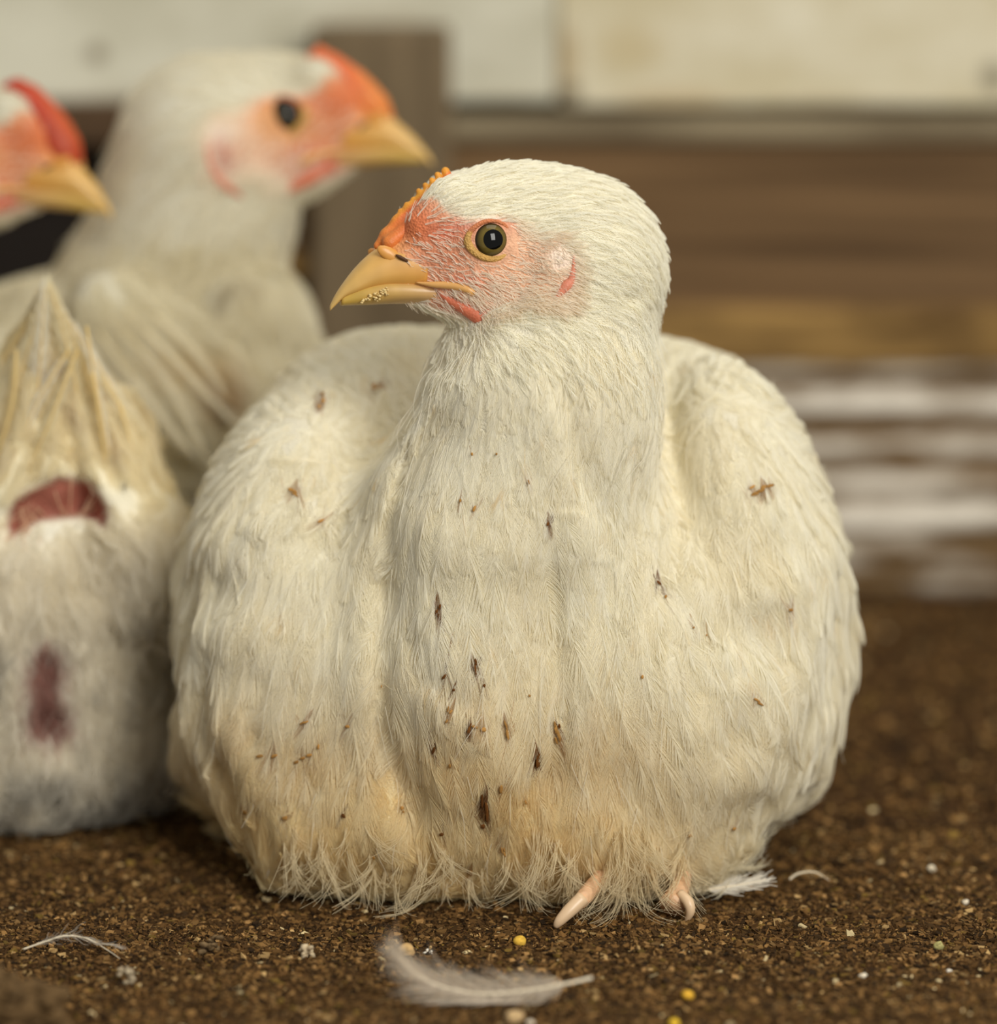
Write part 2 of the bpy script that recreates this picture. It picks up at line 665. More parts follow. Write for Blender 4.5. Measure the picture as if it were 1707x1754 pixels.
def head_parts(h, parent, comb=1.0, detail=True, eye_dark=False, field=None):
    """beak, comb, eyes, wattles, earlobes, nostrils as children of the hen"""
    nseg = 28 if detail else 14
    # upper beak
    rows = [(722, 412, 500, 50), (690, 408, 498, 47), (662, 419, 497, 42), (635, 437, 500, 36), (610, 462, 508, 28),
            (590, 488, 515, 19), (577, 508, 527, 11), (568, 526, 536, 4)]
    R = interp_rows(rows, 30)
    secs, cols = [], []
    an = np.linspace(0, 2 * np.pi, nseg, endpoint=False)
    for u, top, bot, w in R:
        ca, sa = np.cos(an), np.sin(an)
        y = np.where(sa > 0, np.abs(sa) ** 0.85, -np.abs(sa) ** 0.6) * (bot - top) / 2
        z = np.sign(ca) * np.abs(ca) ** 0.9 * w * np.where(sa > 0, 1 - 0.25 * sa ** 2, 1.0)
        c = hc(u, (top + bot) / 2)
        secs.append(np.stack([np.full(nseg, c[0]), c[1] + y, z], 1))
        k = np.clip((722 - u) / 150, 0, 1)
        base = srgb(212, 152, 74) * (1 - k) + srgb(214, 176, 104) * k
        cc = np.ones((nseg, 3)) * base
        low = sstep(0.1, 0.9, -sa)[:, None]
        cc = cc * (1 - 0.5 * low) + srgb(216, 160, 70) * 0.5 * low
        cols.append(cc)
    V, Fc = loft(secs)
    cols = np.concatenate(cols)
    parts = [(V, Fc)]
    for sg in (1, -1):
        path = interp_rows([np.append(hc(u, v, 0)[:2], sg * l) for u, v, l in
                            ((704, 488, 42), (716, 490, 46), (730, 492, 53), (752, 495, 66), (776, 501, 80), (793, 513, 86))], 14)
        if field is not None:
            w = sstep(5, 9, np.arange(14.0))[:, None]
            Fp = h.T(path); sv, g = field.sample(Fp)
            path = path * (1 - w) + h.inv(Fp - g * (sv + 1.0)[:, None]) * w
        tv = tube(path, np.concatenate([np.linspace(1, 6, 7), np.linspace(6.5, 7.5, 6), [3.0]]), 10)
        parts.append(tv)
        cols = np.concatenate([cols, np.ones((len(tv[0]), 3)) * srgb(218, 164, 96)])
    V, Fc = join(parts)
    cols = cols * (0.93 + 0.14 * noise3(V, 14, 5))[:, None]
    ub = mesh_obj('upper_beak', WORLD(h.T(V)), Fc, M_BEAK, parent, cols)
    fix_normals(ub)
    # nostrils sit on the upper beak
    for sg in (1, -1):
        c = hc(661, 441, 0); c[2] = sg * 37
        c2 = math.cos(math.radians(28)); s2 = math.sin(math.radians(28))
        A = np.array([[c2, -s2, 0], [s2, c2, 0], [0, 0, 1.0]])
        v1 = ico_blob(c, (25, 11.5, 6), A)
        o = mesh_obj('nostril_cover', WORLD(h.T(v1[0])), v1[1], M_BEAK, ub, np.ones((len(v1[0]), 3)) * srgb(214, 150, 70))
        fix_normals(o)
        c = hc(679, 448, 0); c[2] = sg * 47
        v2 = ico_blob(c, (13, 3.5, 5), np.array([[c2, s2, 0], [-s2, c2, 0], [0, 0, 1.0]]) @ A @ A, 10, 6)
        fix_normals(mesh_obj('nostril', WORLD(h.T(v2[0])), v2[1], M_NOSTRIL, ub))
    # lower beak
    rows = [(768, 490, 520, 44), (710, 484, 522, 42), (665, 482, 523, 35), (635, 486, 525, 28), (608, 495, 526, 20), (586, 508, 527, 11)]
    R = interp_rows(rows, 20)
    secs = []
    for u, top, bot, w in R:
        ca, sa = np.cos(an), np.sin(an)
        c = hc(u, (top + bot) / 2)
        secs.append(np.stack([np.full(nseg, c[0]), c[1] + np.sign(sa) * np.abs(sa) ** 0.8 * (bot - top) / 2, ca * w], 1))
    V, Fc = loft(secs)
    k = np.clip((V[:, 0] - hc(760, 0)[0]) / 160, 0, 1)[:, None]
    cols = (srgb(204, 160, 112) * (1 - k) + srgb(196, 160, 74) * k) * (0.9 + 0.2 * noise3(V, 12, 6))[:, None]
    lb = mesh_obj('lower_beak', WORLD(h.T(V)), Fc, M_BEAK, parent, cols)
    fix_normals(lb)
    # comb
    prims = []
    pts = [(648, 424, 7), (664, 406, 11), (685, 384, 13), (705, 364, 14), (727, 345, 14), (748, 327, 14), (766, 315, 12)]
    cb = []
    class HC(Head): pass
    for i in range(len(pts) - 1):
        a, b = pts[i], pts[i + 1]
        cb.append(('c', hc(a[0], a[1]), hc(b[0], b[1]), a[2] * comb ** 1.2, b[2] * comb ** 1.2, 8.0))
    for (u, v, r) in ((769, 311, 9), (755, 316, 7), (745, 325, 6), (734, 334, 6), (723, 344, 6), (712, 355, 5.5), (701, 364, 5.5), (690, 375, 5)):
        up = 19 * min(comb, 1.3) * (1.0 if u > 715 else 0.75)
        bx = hc(u, v)
        tp = bx + np.array([0.35, 0.9, 0]) * up * (0.95 if u > 760 else 0.85)
        q_ = min(comb, 1.5)
        cb.append(('c', bx, tp, r * 1.1 * q_, r * 0.8 * q_, 3.0))
    # fleshy base on both flanks
    for sg in (1, -1):
        cb.append(('c', np.append(hc(664, 420)[:2], sg * 22), np.append(hc(756, 344)[:2], sg * 24), 13.0, 9.0, 14.0))
    allp = np.array([p[1] for p in cb] + [p[2] for p in cb])
    fld = Field(cb, allp.min(0) - 30, allp.max(0) + 30, 2.2 if detail else 5.0, clip=False)
    V, Q = fld.surface()
    u, v = canon_px(V * np.array([1, 1, 0]))
    ln = (u - 640) * (311 - 424) / (766 - 640) + 424            # comb line
    hgt = (ln - v)
    k = sstep(6, 20 * comb, hgt)[:, None]
    yel = srgb(222, 152, 48) if comb < 1.5 else (srgb(214, 104, 50) if comb < 2 else srgb(186, 66, 26))
    red = srgb(212, 100, 56) if comb < 2 else srgb(166, 40, 22)
    k2 = sstep(720, 650, u)[:, None] * (0.7 if comb < 2 else 0.15)
    cols = red * (1 - k) + yel * k
    cols = cols * (1 - k2) + srgb(218, 136, 58) * k2
    cols = cols * (0.88 + 0.24 * noise3(V, 8, 2))[:, None]
    # canonical (fwd, up, lat) -> world keeps or flips handedness: let the mesh decide
    o = fast_mesh('comb', WORLD(h.T(V)), Q, M_COMB, parent, cols, True)
    fix_normals(o)
    # eyes, lids
    for sg in (1, -1):
        c = hc(838, 418, 84)
        c = np.array([c[0], c[1], sg * c[2]])
        es = 1.0 if detail else 1.12
        V, Fc = ico_blob(c, (34 * es, 34 * es, 31 * es), None, 28, 20)
        r = np.hypot(V[:, 0] - c[0], V[:, 1] - c[1])
        k1 = sstep(22, 27, r)[:, None]
        iris = srgb(104, 88, 40) * (0.85 + 0.3 * noise3(V, 5, 1))[:, None]
        cols = iris * (1 - k1) + srgb(34, 26, 14) * k1
        k2 = sstep(27.5, 29.5, r)[:, None]
        cols = cols * (1 - k2) + srgb(96, 74, 52) * k2
        if eye_dark:
            cols = cols * 0.12
        e = mesh_obj('eye', WORLD(h.T(V)), Fc, M_IRIS, parent, cols)
        fix_normals(e)
        # pupil: a cap of the eyeball
        pv, pf = [], []
        RN = 8
        R0 = 34.35
        pv.append((0, 0, 31.35))
        for i in range(1, RN + 1):
            for j in range(24):
                a = 2 * math.pi * j / 24
                rr = 17.0 * i / RN
                pv.append((rr * math.cos(a), rr * math.sin(a), 31.35 * math.sqrt(1 - (rr / R0) ** 2)))
        for j in range(24):
            pf.append((0, 1 + j, 1 + (j + 1) % 24))
            for i in range(RN - 1):
                pf.append((1 + i * 24 + j, 1 + (i + 1) * 24 + j, 1 + (i + 1) * 24 + (j + 1) % 24, 1 + i * 24 + (j + 1) % 24))
        pv = np.array(pv) * np.array([1, 1, sg]) + c
        pu = mesh_obj('pupil', WORLD(h.T(pv)), pf, M_DARK, e)
        fix_normals(pu)
        # eyelids: an almond shaped ring hugging the ball
        m1, m2 = 40, 10
        lv, lf, lc = [], [], []
        for i in range(m1):
            a = 2 * math.pi * i / m1
            ex, ey = 35.5 * es * math.cos(a), 32.0 * es * math.sin(a)
            ex += 5 * (math.cos(a) > 0.0) * math.cos(a) ** 4
            for j in range(m2):
                q = 2 * math.pi * j / m2
                rr = 4.6 + 2.2 * sstep(0.3, -0.3, math.sin(a))
                f = 1 + math.cos(q) * rr / 35.0
                lv.append((ex * f, ey * f, 14.0 + 6.5 * math.sin(q) - 3.5 * abs(math.cos(a)) ** 3))
                lc.append(srgb(206, 160, 88) if math.sin(a) < 0.35 else srgb(202, 122, 78))
                lf.append((i * m2 + j, ((i + 1) % m1) * m2 + j, ((i + 1) % m1) * m2 + (j + 1) % m2, i * m2 + (j + 1) % m2))
        lv = np.array(lv) * np.array([1, 1, sg]) + c
        lcol = np.array(lc) * (0.8 + 0.35 * noise3(lv, 5, 9))[:, None]
        fix_normals(mesh_obj('eyelid', WORLD(h.T(lv)), lf, M_LID, parent, lcol))
    # wattles
    for sg in (1, -1):
        path = [(734, 508, 52, 2), (752, 526, 60, 9), (778, 540, 64, 14), (810, 548, 66, 13), (846, 553, 66, 2)]
        P3 = interp_rows([np.append(np.append(hc(u, v, 0)[:2], sg * l), r * (0.8 + .2 * comb)) for u, v, l, r in path], 16)
        if field is not None:
            Fp = h.T(P3[:, :3]); sv, g = field.sample(Fp)
            P3[:, :3] = h.inv(Fp - g * (sv + 0.45 * P3[:, 3] * h.sc)[:, None])
        V, Fc = tube(P3[:, :3], P3[:, 3], 12)
        cols = (srgb(212, 118, 86) * np.ones((len(V), 3))) * (0.85 + 0.3 * noise3(V, 9, 4))[:, None]
        fix_normals(mesh_obj('wattle', WORLD(h.T(V)), Fc, M_COMB, parent, cols))
    # earlobes
    for sg in (1, -1):
        path = [(980, 458, 98, 1.5), (978, 482, 100, 6), (968, 505, 98, 9.5), (953, 529, 92, 2)]
        P3 = interp_rows([np.append(np.append(hc(u, v, l * 0.9)[:2], sg * l), r) for u, v, l, r in path], 12)
        if field is not None:
            Fp = h.T(P3[:, :3]); sv, g = field.sample(Fp)
            P3[:, :3] = h.inv(Fp - g * (sv + 0.15 * P3[:, 3] * h.sc)[:, None])
        V, Fc = tube(P3[:, :3], P3[:, 3], 10)
        cols = (srgb(214, 134, 106) * np.ones((len(V), 3))) * (0.85 + 0.3 * noise3(V, 9, 8))[:, None]
        fix_normals(mesh_obj('earlobe', WORLD(h.T(V)), Fc, M_COMB, parent, cols))

def head_strand_sets(h, field, V, Q, sel_head, fine=1.0):
    """short feathers on the head; returns list of (P,R,C). sel_head(F)->mask of the surface belonging to the head"""
    out = []
    def info(F):
        c = h.inv(F)
        u, v = canon_px(c)
        return c, u, v, poly_dist(u, v, FACE)
    # feathers outside the bare face
    def spf(F):
        c, u, v, fd = info(F)
        far = (c[:, 2] < -14) & (c[:, 1] > 18)
        fd = np.where(far, -30, fd)
        s = 8.5 + 6.0 * sstep(900, 1120, u) + 4 * sstep(520, 620, v)
        s = np.where(fd + 22 * (noise3(F, 14, 71) - 0.5) * (u > 780) > 3, 5000, s) * (1 / fine)
        s = np.where((u < 705) & (v < 560) & ~far, 5000, s)
        return s * h.sc
    P = scatter(V, Q, spf, 3.0, sel_head)
    c, u, v, fd = info(P)
    tdir = np.stack([-np.ones(len(P)), 0.10 - 0.75 * sstep(860, 1120, u) - 0.5 * sstep(520, 600, v) + 0.35 * sstep(420, 330, v) * sstep(860, 740, u) - 0.9 * sstep(530, 600, v), 0.0 * u], 1)
    tdir += rng.normal(0, 0.14, tdir.shape)
    t = tdir @ h.M.T
    L = (26 + 26 * sstep(860, 1120, u) + 18 * sstep(520, 620, v)) * rng.uniform(0.75, 1.3, len(P)) * h.sc
    L = np.where(fd > -14, L * 0.8, L)
    W = L * 0.30
    nb = int(9 * fine)
    A, R, fi = feathers(field, P, t, L, W, nb, K=4, h0=1.2, lift=0.12, jit=0.08, rad=0.55 * h.sc / fine ** .5, phi0=42, phi1=10)
    col = (WHITE if fine == 1.0 else srgb(238, 231, 210)) * (0.92 + 0.12 * rng.random((len(P), 1)))
    out.append((A, R, col[fi]))
    # bristles on the bare face: single fine hairs
    def spb(F):
        c, u, v, fd = info(F)
        dense = 0.35 + 0.9 * sstep(455, 505, v) * sstep(740, 800, u) + 0.8 * sstep(405, 360, v) * sstep(800, 720, u) + 0.5 * sstep(860, 900, u) + 1.2 * np.exp(-(fd / 17.0) ** 2) * sstep(780, 850, u)
        dense = dense * (1 - 0.75 * sstep(700, 670, u))
        lnv = (u - 640) * (311 - 424) / (766 - 640) + 424
        dense = dense * (0.12 + 0.88 * sstep(26, 56, (v - lnv) * 0.75 + 0.25 * np.maximum(u - 740, 0)))
        s = 4.7 / np.sqrt(np.maximum(dense, 0.05))
        ey = np.hypot((u - 838) / 1.1, v - 418)
        s = np.where((fd < -4) | (ey < 44) | (u < 690), 5000, s)
        s = np.where((np.hypot((u - 952) / 0.8, v - 447) < 26), 9.0, s)
        return s / fine * h.sc
    P = scatter(V, Q, spb, 2.5, sel_head)
    c, u, v, fd = info(P)
    m = len(P)
    tdir = np.stack([-np.ones(m), -0.35 - 0.3 * sstep(470, 520, v) + 0.9 * sstep(420, 370, v) * sstep(830, 730, u), 0 * u], 1)
    # around the eye follow the ring
    ex, eyv = u - 838, -(v - 418)
    er = np.hypot(ex, eyv)
    tdir += rng.normal(0, 0.22, tdir.shape)
    t = unit(tdir) @ h.M.T
    L = (15 + 10 * np.exp(-(fd / 17.0) ** 2) * sstep(800, 860, u) + 9 * sstep(470, 520, v) + 10 * sstep(405, 360, v) * sstep(800, 720, u)) * rng.uniform(0.6, 1.4, m) * h.sc
    _, n = field.sample(P)
    t = unit(t - (t * n).sum(-1, keepdims=True) * n)
    kap = np.linspace(0, 1, 4)
    nn = 3
    allP = []
    for q in range(nn):
        off = rng.normal(0, 1.3 * h.sc, (m, 3))
        tt = unit(t + rng.normal(0, 0.10, (m, 3)))
        B = (P + off)[:, None] + tt[:, None] * (L[:, None] * kap)[..., None] + n[:, None] * ((0.7 + 0.085 * L)[:, None] * kap)[..., None]
        allP.append(B)
    B = np.concatenate(allP)
    R = 0.75 * h.sc * np.linspace(1, 0.35, 4)[None] * np.ones((len(B), 1))
    out.append((B, R, (srgb(250, 240, 222) * (0.9 + 0.12 * rng.random((len(B), 1))))))
    return out

def emit(name, sets, mat, parent):
    P = np.concatenate([s[0] for s in sets]); R = np.concatenate([s[1] for s in sets]); C = np.concatenate([s[2] for s in sets])
    return strands_obj(name, WORLD(P), R * S, np.clip(C, 0, 1), mat, parent)

# ------------------------------------------------------------------ the setting
ZF = 0.0
def fbm2(x, y, scale, seed=0, oct=4):
    return fbm3(np.stack([x, y, np.full_like(x, 0.37 * (seed + 1))], -1), scale, seed, oct)

def ground_z(x, y):
    return 0.007 * (fbm2(x, y, 0.06, 1) - 0.5) + 0.0035 * (fbm2(x, y, 0.012, 5, 3) - 0.5) - 0.0015

WALL_Y = 0.43
x = np.arange(-0.55, 0.5501, 0.0022)
y = np.arange(-0.30, WALL_Y + 0.03, 0.0022)
X, Y = np.meshgrid(x, y, indexing='ij')
Z = ground_z(X, Y)
V = np.stack([X, Y, Z], -1).reshape(-1, 3)
i, j = np.meshgrid(np.arange(len(x) - 1), np.arange(len(y) - 1), indexing='ij')
ny = len(y)
Q = np.stack([i * ny + j, (i + 1) * ny + j, (i + 1) * ny + j + 1, i * ny + j + 1], -1).reshape(-1, 4)
nn = fbm3(V, 0.02, 11)
c1, c2 = srgb(56, 40, 23), srgb(88, 63, 36)
m_floor, nt, pb, out = mat_new('packed_litter')
a = N(nt, 'ShaderNodeAttribute', attribute_name='col')
tc = N(nt, 'ShaderNodeTexCoord')
nz = N(nt, 'ShaderNodeTexNoise'); nz.inputs['Scale'].default_value = 700; nz.inputs['Detail'].default_value = 6
cr = N(nt, 'ShaderNodeValToRGB')
cr.color_ramp.elements[0].position = 0.36; cr.color_ramp.elements[0].color = (0.22, 0.2, 0.18, 1)
cr.color_ramp.elements[1].position = 0.68; cr.color_ramp.elements[1].color = (1.7, 1.6, 1.5, 1)
mx = N(nt, 'ShaderNodeMix', data_type='RGBA', blend_type='MULTIPLY'); mx.inputs[0].default_value = 1
bp = N(nt, 'ShaderNodeBump'); bp.inputs['Strength'].default_value = 0.9; bp.inputs['Distance'].default_value = 0.002
nt.links.new(tc.outputs['Object'], nz.inputs['Vector'])
nt.links.new(nz.outputs['Fac'], cr.inputs[0])
nt.links.new(a.outputs['Color'], mx.inputs[6]); nt.links.new(cr.outputs[0], mx.inputs[7])
nt.links.new(mx.outputs[2], pb.inputs['Base Color'])
nt.links.new(nz.outputs['Fac'], bp.inputs['Height']); nt.links.new(bp.outputs[0], pb.inputs['Normal'])
pb.inputs['Roughness'].default_value = 0.95; pb.inputs['Specular IOR Level'].default_value = 0.1
fl = fast_mesh('floor', V, Q, m_floor, None, c1 + (c2 - c1) * nn[:, None], True)
fl['kind'] = 'structure'

# loose litter: chips, crumbs and fibres
def litter(n, xr, yr, smin_, smax_, seed):
    r = np.random.default_rng(seed)
    cx = r.uniform(*xr, n); cy = r.uniform(*yr, n)
    sz = smin_ * (smax_ / smin_) ** (r.random(n) ** 2.2)
    asp = r.uniform(0.35, 1.0, n); th = r.uniform(0.12, 0.5, n)
    fib = r.random(n) < 0.30
    asp = np.where(fib, r.uniform(0.08, 0.16, n), asp); th = np.where(fib, asp * 0.8, th); sz = np.where(fib, sz * 1.7, sz)
    box = np.array([(-1, -1, -1), (1, -1, -1), (1, 1, -1), (-1, 1, -1), (-1, -1, 1), (1, -1, 1), (1, 1, 1), (-1, 1, 1)], float)
    B = box[None] + r.normal(0, 0.28, (n, 8, 3))
    B = B * np.stack([sz, sz * asp, sz * th], 1)[:, None] * 0.5
    az = r.uniform(0, 2 * np.pi, n); tl = r.normal(0, 0.45, n)
    ct, st = np.cos(tl), np.sin(tl)
    Bx, Bz = B[..., 0] * ct[:, None] - B[..., 2] * st[:, None], B[..., 0] * st[:, None] + B[..., 2] * ct[:, None]
    ca, sa = np.cos(az), np.sin(az)
    x_ = Bx * ca[:, None] - B[..., 1] * sa[:, None]; y_ = Bx * sa[:, None] + B[..., 1] * ca[:, None]
    z0 = ground_z(cx, cy) + sz * th * 0.3
    V = np.stack([x_ + cx[:, None], y_ + cy[:, None], Bz + z0[:, None]], -1).reshape(-1, 3)
    f = np.array([(0, 3, 2, 1), (4, 5, 6, 7), (0, 1, 5, 4), (1, 2, 6, 5), (2, 3, 7, 6), (3, 0, 4, 7)])
    Q = (f[None] + 8 * np.arange(n)[:, None, None]).reshape(-1, 4)
    pal = np.array([srgb(66, 48, 28), srgb(90, 66, 40), srgb(110, 82, 50), srgb(130, 100, 64), srgb(152, 120, 82), srgb(50, 37, 24), srgb(178, 150, 110), srgb(118, 96, 50), srgb(214, 198, 166)])
    pr = np.array([0.2, 0.25, 0.2, 0.12, 0.07, 0.10, 0.025, 0.03, 0.005]); pr /= pr.sum()
    col = pal[r.choice(len(pal), n, p=pr)] * r.uniform(0.5, 1.35, (n, 1)) * np.array([0.97, 0.91, 0.72])
    return V, Q, np.repeat(col, 8, 0)

ls = [litter(150000, (-0.17, 0.17), (-0.17, 0.06), 0.0004, 0.0022, 1),
      litter(40000, (-0.24, 0.24), (0.0, WALL_Y - 0.02), 0.0008, 0.0038, 2)]
V = np.concatenate([l[0] for l in ls]); Q = np.concatenate([ls[0][1], ls[1][1] + len(ls[0][0])]); C = np.concatenate([l[2] for l in ls])
lt = fast_mesh('litter', V, Q, M_LITTER, None, C, False)
tag(lt, 'fine brown crumbly bedding litter of chips and fibres covering the floor', 'litter', kind='stuff')

# wood and whitewash materials
def mat_wood(name, ca, cb, stretch=(6, 60, 160), paint=None, amount=0.5, pscale=(9, 40, 170), rough=0.85, contrast=(0.3, 0.72)):
    m, nt, pb, out = mat_new(name)
    tc = N(nt, 'ShaderNodeTexCoord')
    mp = N(nt, 'ShaderNodeMapping'); mp.inputs['Scale'].default_value = stretch
    nz = N(nt, 'ShaderNodeTexNoise'); nz.inputs['Scale'].default_value = 1.0; nz.inputs['Detail'].default_value = 6; nz.inputs['Roughness'].default_value = 0.6
    cr = N(nt, 'ShaderNodeValToRGB')
    cr.color_ramp.elements[0].position = contrast[0]; cr.color_ramp.elements[0].color = (*ca, 1)
    cr.color_ramp.elements[1].position = contrast[1]; cr.color_ramp.elements[1].color = (*cb, 1)
    nt.links.new(tc.outputs['Object'], mp.inputs[0]); nt.links.new(mp.outputs[0], nz.inputs['Vector']); nt.links.new(nz.outputs['Fac'], cr.inputs[0])
    bp = N(nt, 'ShaderNodeBump'); bp.inputs['Strength'].default_value = 0.5; bp.inputs['Distance'].default_value = 0.002
    nt.links.new(nz.outputs['Fac'], bp.inputs['Height']); nt.links.new(bp.outputs[0], pb.inputs['Normal'])
    colout = cr.outputs[0]
    if paint is not None:
        mp2 = N(nt, 'ShaderNodeMapping'); mp2.inputs['Scale'].default_value = pscale; mp2.inputs['Location'].default_value = (3.1, 0.7, 1.9)
        n2 = N(nt, 'ShaderNodeTexNoise'); n2.inputs['Scale'].default_value = 1.0; n2.inputs['Detail'].default_value = 5; n2.inputs['Roughness'].default_value = 0.6
        r2 = N(nt, 'ShaderNodeValToRGB')
        r2.color_ramp.elements[0].position = 1 - amount - 0.10; r2.color_ramp.elements[0].color = (0, 0, 0, 1)
        r2.color_ramp.elements[1].position = 1 - amount + 0.10; r2.color_ramp.elements[1].color = (1, 1, 1, 1)
        mx = N(nt, 'ShaderNodeMix', data_type='RGBA')
        mx.inputs[7].default_value = (*paint, 1)
        nt.links.new(tc.outputs['Object'], mp2.inputs[0]); nt.links.new(mp2.outputs[0], n2.inputs['Vector']); nt.links.new(n2.outputs['Fac'], r2.inputs[0])
        nt.links.new(r2.outputs[0], mx.inputs[0]); nt.links.new(colout, mx.inputs[6])
        colout = mx.outputs[2]
    nt.links.new(colout, pb.inputs['Base Color'])
    pb.inputs['Roughness'].default_value = rough
    pb.inputs['Specular IOR Level'].default_value = 0.2
    return m

def box(name, lo, hi, mat, bev=0.002, kind='structure', parent=None):
    bm = bmesh.new()
    bmesh.ops.create_cube(bm, size=1.0)
    for v in bm.verts:
        v.co = Vector([(lo[k] + hi[k]) / 2 + v.co[k] * (hi[k] - lo[k]) for k in range(3)])
    if bev:
        bmesh.ops.bevel(bm, geom=bm.edges[:], offset=bev, segments=2, affect='EDGES', profile=0.6)
    me = bpy.data.meshes.new(name)
    bm.to_mesh(me); bm.free()
    me.materials.append(mat)
    o = bpy.data.objects.new(name, me)
    COL.objects.link(o)
    if kind: o['kind'] = kind
    return o

def wz(py, Y=WALL_Y): return at_plane(CX, py, Y)[2]
def wx(px, Y=WALL_Y, py=300): return at_plane(px, py, Y)[0]

def add_spots(m, spots):
    nt = m.node_tree
    pb = nt.nodes['Principled BSDF']
    src = pb.inputs['Base Color'].links[0].from_socket
    tc = N(nt, 'ShaderNodeTexCoord')
    for (p, r, col, a) in spots:
        mp = N(nt, 'ShaderNodeMapping', vector_type='TEXTURE')
        mp.inputs['Location'].default_value = p
        mp.inputs['Scale'].default_value = r
        ln = N(nt, 'ShaderNodeVectorMath', operation='LENGTH')
        mr = N(nt, 'ShaderNodeMapRange', interpolation_type='SMOOTHSTEP')
        mr.inputs['From Min'].default_value = 1.0; mr.inputs['From Max'].default_value = 0.25
        mr.inputs['To Min'].default_value = 0.0; mr.inputs['To Max'].default_value = a
        mx = N(nt, 'ShaderNodeMix', data_type='RGBA')
        mx.inputs[7].default_value = (*col, 1)
        nt.links.new(tc.outputs['Object'], mp.inputs[0]); nt.links.new(mp.outputs[0], ln.inputs[0]); nt.links.new(ln.outputs['Value'], mr.inputs['Value'])
        nt.links.new(mr.outputs[0], mx.inputs[0]); nt.links.new(src, mx.inputs[6])
        src = mx.outputs[2]
    nt.links.new(src, pb.inputs['Base Color'])
def sp_(px, py, rx, rz, col, a, Y=WALL_Y + 0.012):
    return (tuple(at_plane(px, py, Y)), (rx * S * 1.4, 0.05, rz * S * 1.4), srgb(*col), a)
M_WASH1 = mat_wood('whitewash_cool', srgb(194, 189, 166), srgb(220, 216, 196), (14, 14, 22), contrast=(0.35, 0.65))
add_spots(M_WASH1, [sp_(165, 92, 26, 26, (120, 104, 78), 0.75), sp_(300, 175, 300, 26, (140, 124, 96), 0.5), sp_(860, 185, 90, 30, (150, 132, 100), 0.5), sp_(640, 30, 160, 40, (170, 154, 124), 0.35)])
M_WASH2 = mat_wood('whitewash_cream', srgb(206, 194, 160), srgb(232, 225, 202), (9, 9, 14), contrast=(0.38, 0.62))
add_spots(M_WASH2, [sp_(968, 100, 34, 90, (176, 150, 104), 0.7), sp_(974, 160, 30, 30, (104, 88, 64), 0.85), sp_(1150, 175, 140, 40, (186, 160, 112), 0.6), sp_(1420, 190, 240, 30, (150, 128, 90), 0.6), sp_(1700, 132, 36, 40, (110, 100, 78), 0.7), sp_(1080, 80, 90, 60, (196, 176, 130), 0.5)])
M_BROWN = mat_wood('dark_brown_plank', srgb(80, 60, 39), srgb(138, 108, 74), (5, 60, 190))
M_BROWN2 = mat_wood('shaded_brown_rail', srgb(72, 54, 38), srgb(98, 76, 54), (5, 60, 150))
M_LEDGE = mat_wood('grey_dusty_ledge', srgb(110, 96, 74), srgb(156, 142, 114), (14, 60, 60))
M_TAN = mat_wood('dusty_tan_board', srgb(92, 68, 38), srgb(176, 140, 82), (20, 60, 90))
M_POST = mat_wood('weathered_post', srgb(92, 78, 58), srgb(132, 114, 88), (60, 60, 9))
M_PAINTED = mat_wood('worn_white_board', srgb(98, 76, 48), srgb(140, 112, 76), (8, 60, 150), paint=srgb(240, 231, 214), amount=0.50, pscale=(26, 30, 90))
M_RECESS_SHADE = mat_plain('recess_shade', srgb(34, 26, 20), 0.95)  # near-black colour puts the shade of the opening into the back panel

xl, xr = -0.5, 0.5
xs = wx(958)
box('wall_back_left', (xl, WALL_Y + 0.012, wz(178)), (xs - 0.001, WALL_Y + 0.06, 0.62), M_WASH1)
box('wall_back_right', (xs - 0.0005, WALL_Y + 0.010, wz(186)), (xr, WALL_Y + 0.06, 0.62), M_WASH2)
box('wall_back_lower', (xl, WALL_Y + 0.045, -0.02), (xr, WALL_Y + 0.06, wz(170)), M_RECESS_SHADE, 0)
box('trim_1', (wx(735), WALL_Y - 0.004, wz(243)), (xr, WALL_Y + 0.04, wz(203)), M_LEDGE, 0.004)
box('trim_2', (wx(470), WALL_Y, wz(528)), (xr, WALL_Y + 0.03, wz(246)), M_BROWN)
box('trim_3', (wx(300), WALL_Y - 0.008, wz(622)), (xr, WALL_Y + 0.03, wz(524)), M_TAN, 0.004)
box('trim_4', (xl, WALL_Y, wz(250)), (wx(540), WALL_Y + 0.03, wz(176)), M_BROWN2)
box('trim_5', (wx(430), WALL_Y - 0.010, wz(470)), (wx(740), WALL_Y + 0.02, wz(436)), M_TAN, 0.003)
# worn white boards at the foot of the wall: a stack of narrow lapped boards
def paint_rows(py):
    a = np.zeros_like(py)
    for c, hw, st in ((632, 14, 0.58), (690, 26, 1.0), (766, 21, 0.74), (828, 15, 0.72), (886, 25, 1.0), (950, 34, 0.62), (1000, 14, 0.34)):
        a = np.maximum(a, st * np.exp(-((py - c) / hw) ** 4))
    return a
pys = np.arange(612, 1042, 5.0)
prow = paint_rows(pys)
nx = 90
gx = np.linspace(xl, xr, nx)
zz = np.array([wz(q) for q in pys])
V, cc = [], []
for i_ in range(nx):
    for k_ in range(len(pys)):
        wob = 0.0012 * math.sin(gx[i_] * 55 + 0.6 * k_) * 0.4
        V.append((gx[i_], WALL_Y + 0.002 - 0.006 * prow[k_], zz[k_] + wob))
        cc.append([prow[k_]] * 3)
npv = len(pys); V = np.array(V); nV = len(V)
Fc = [(i_ * npv + k_, i_ * npv + k_ + 1, (i_ + 1) * npv + k_ + 1, (i_ + 1) * npv + k_) for i_ in range(nx - 1) for k_ in range(npv - 1)]
Vb = V.copy(); Vb[:, 1] = WALL_Y + 0.03
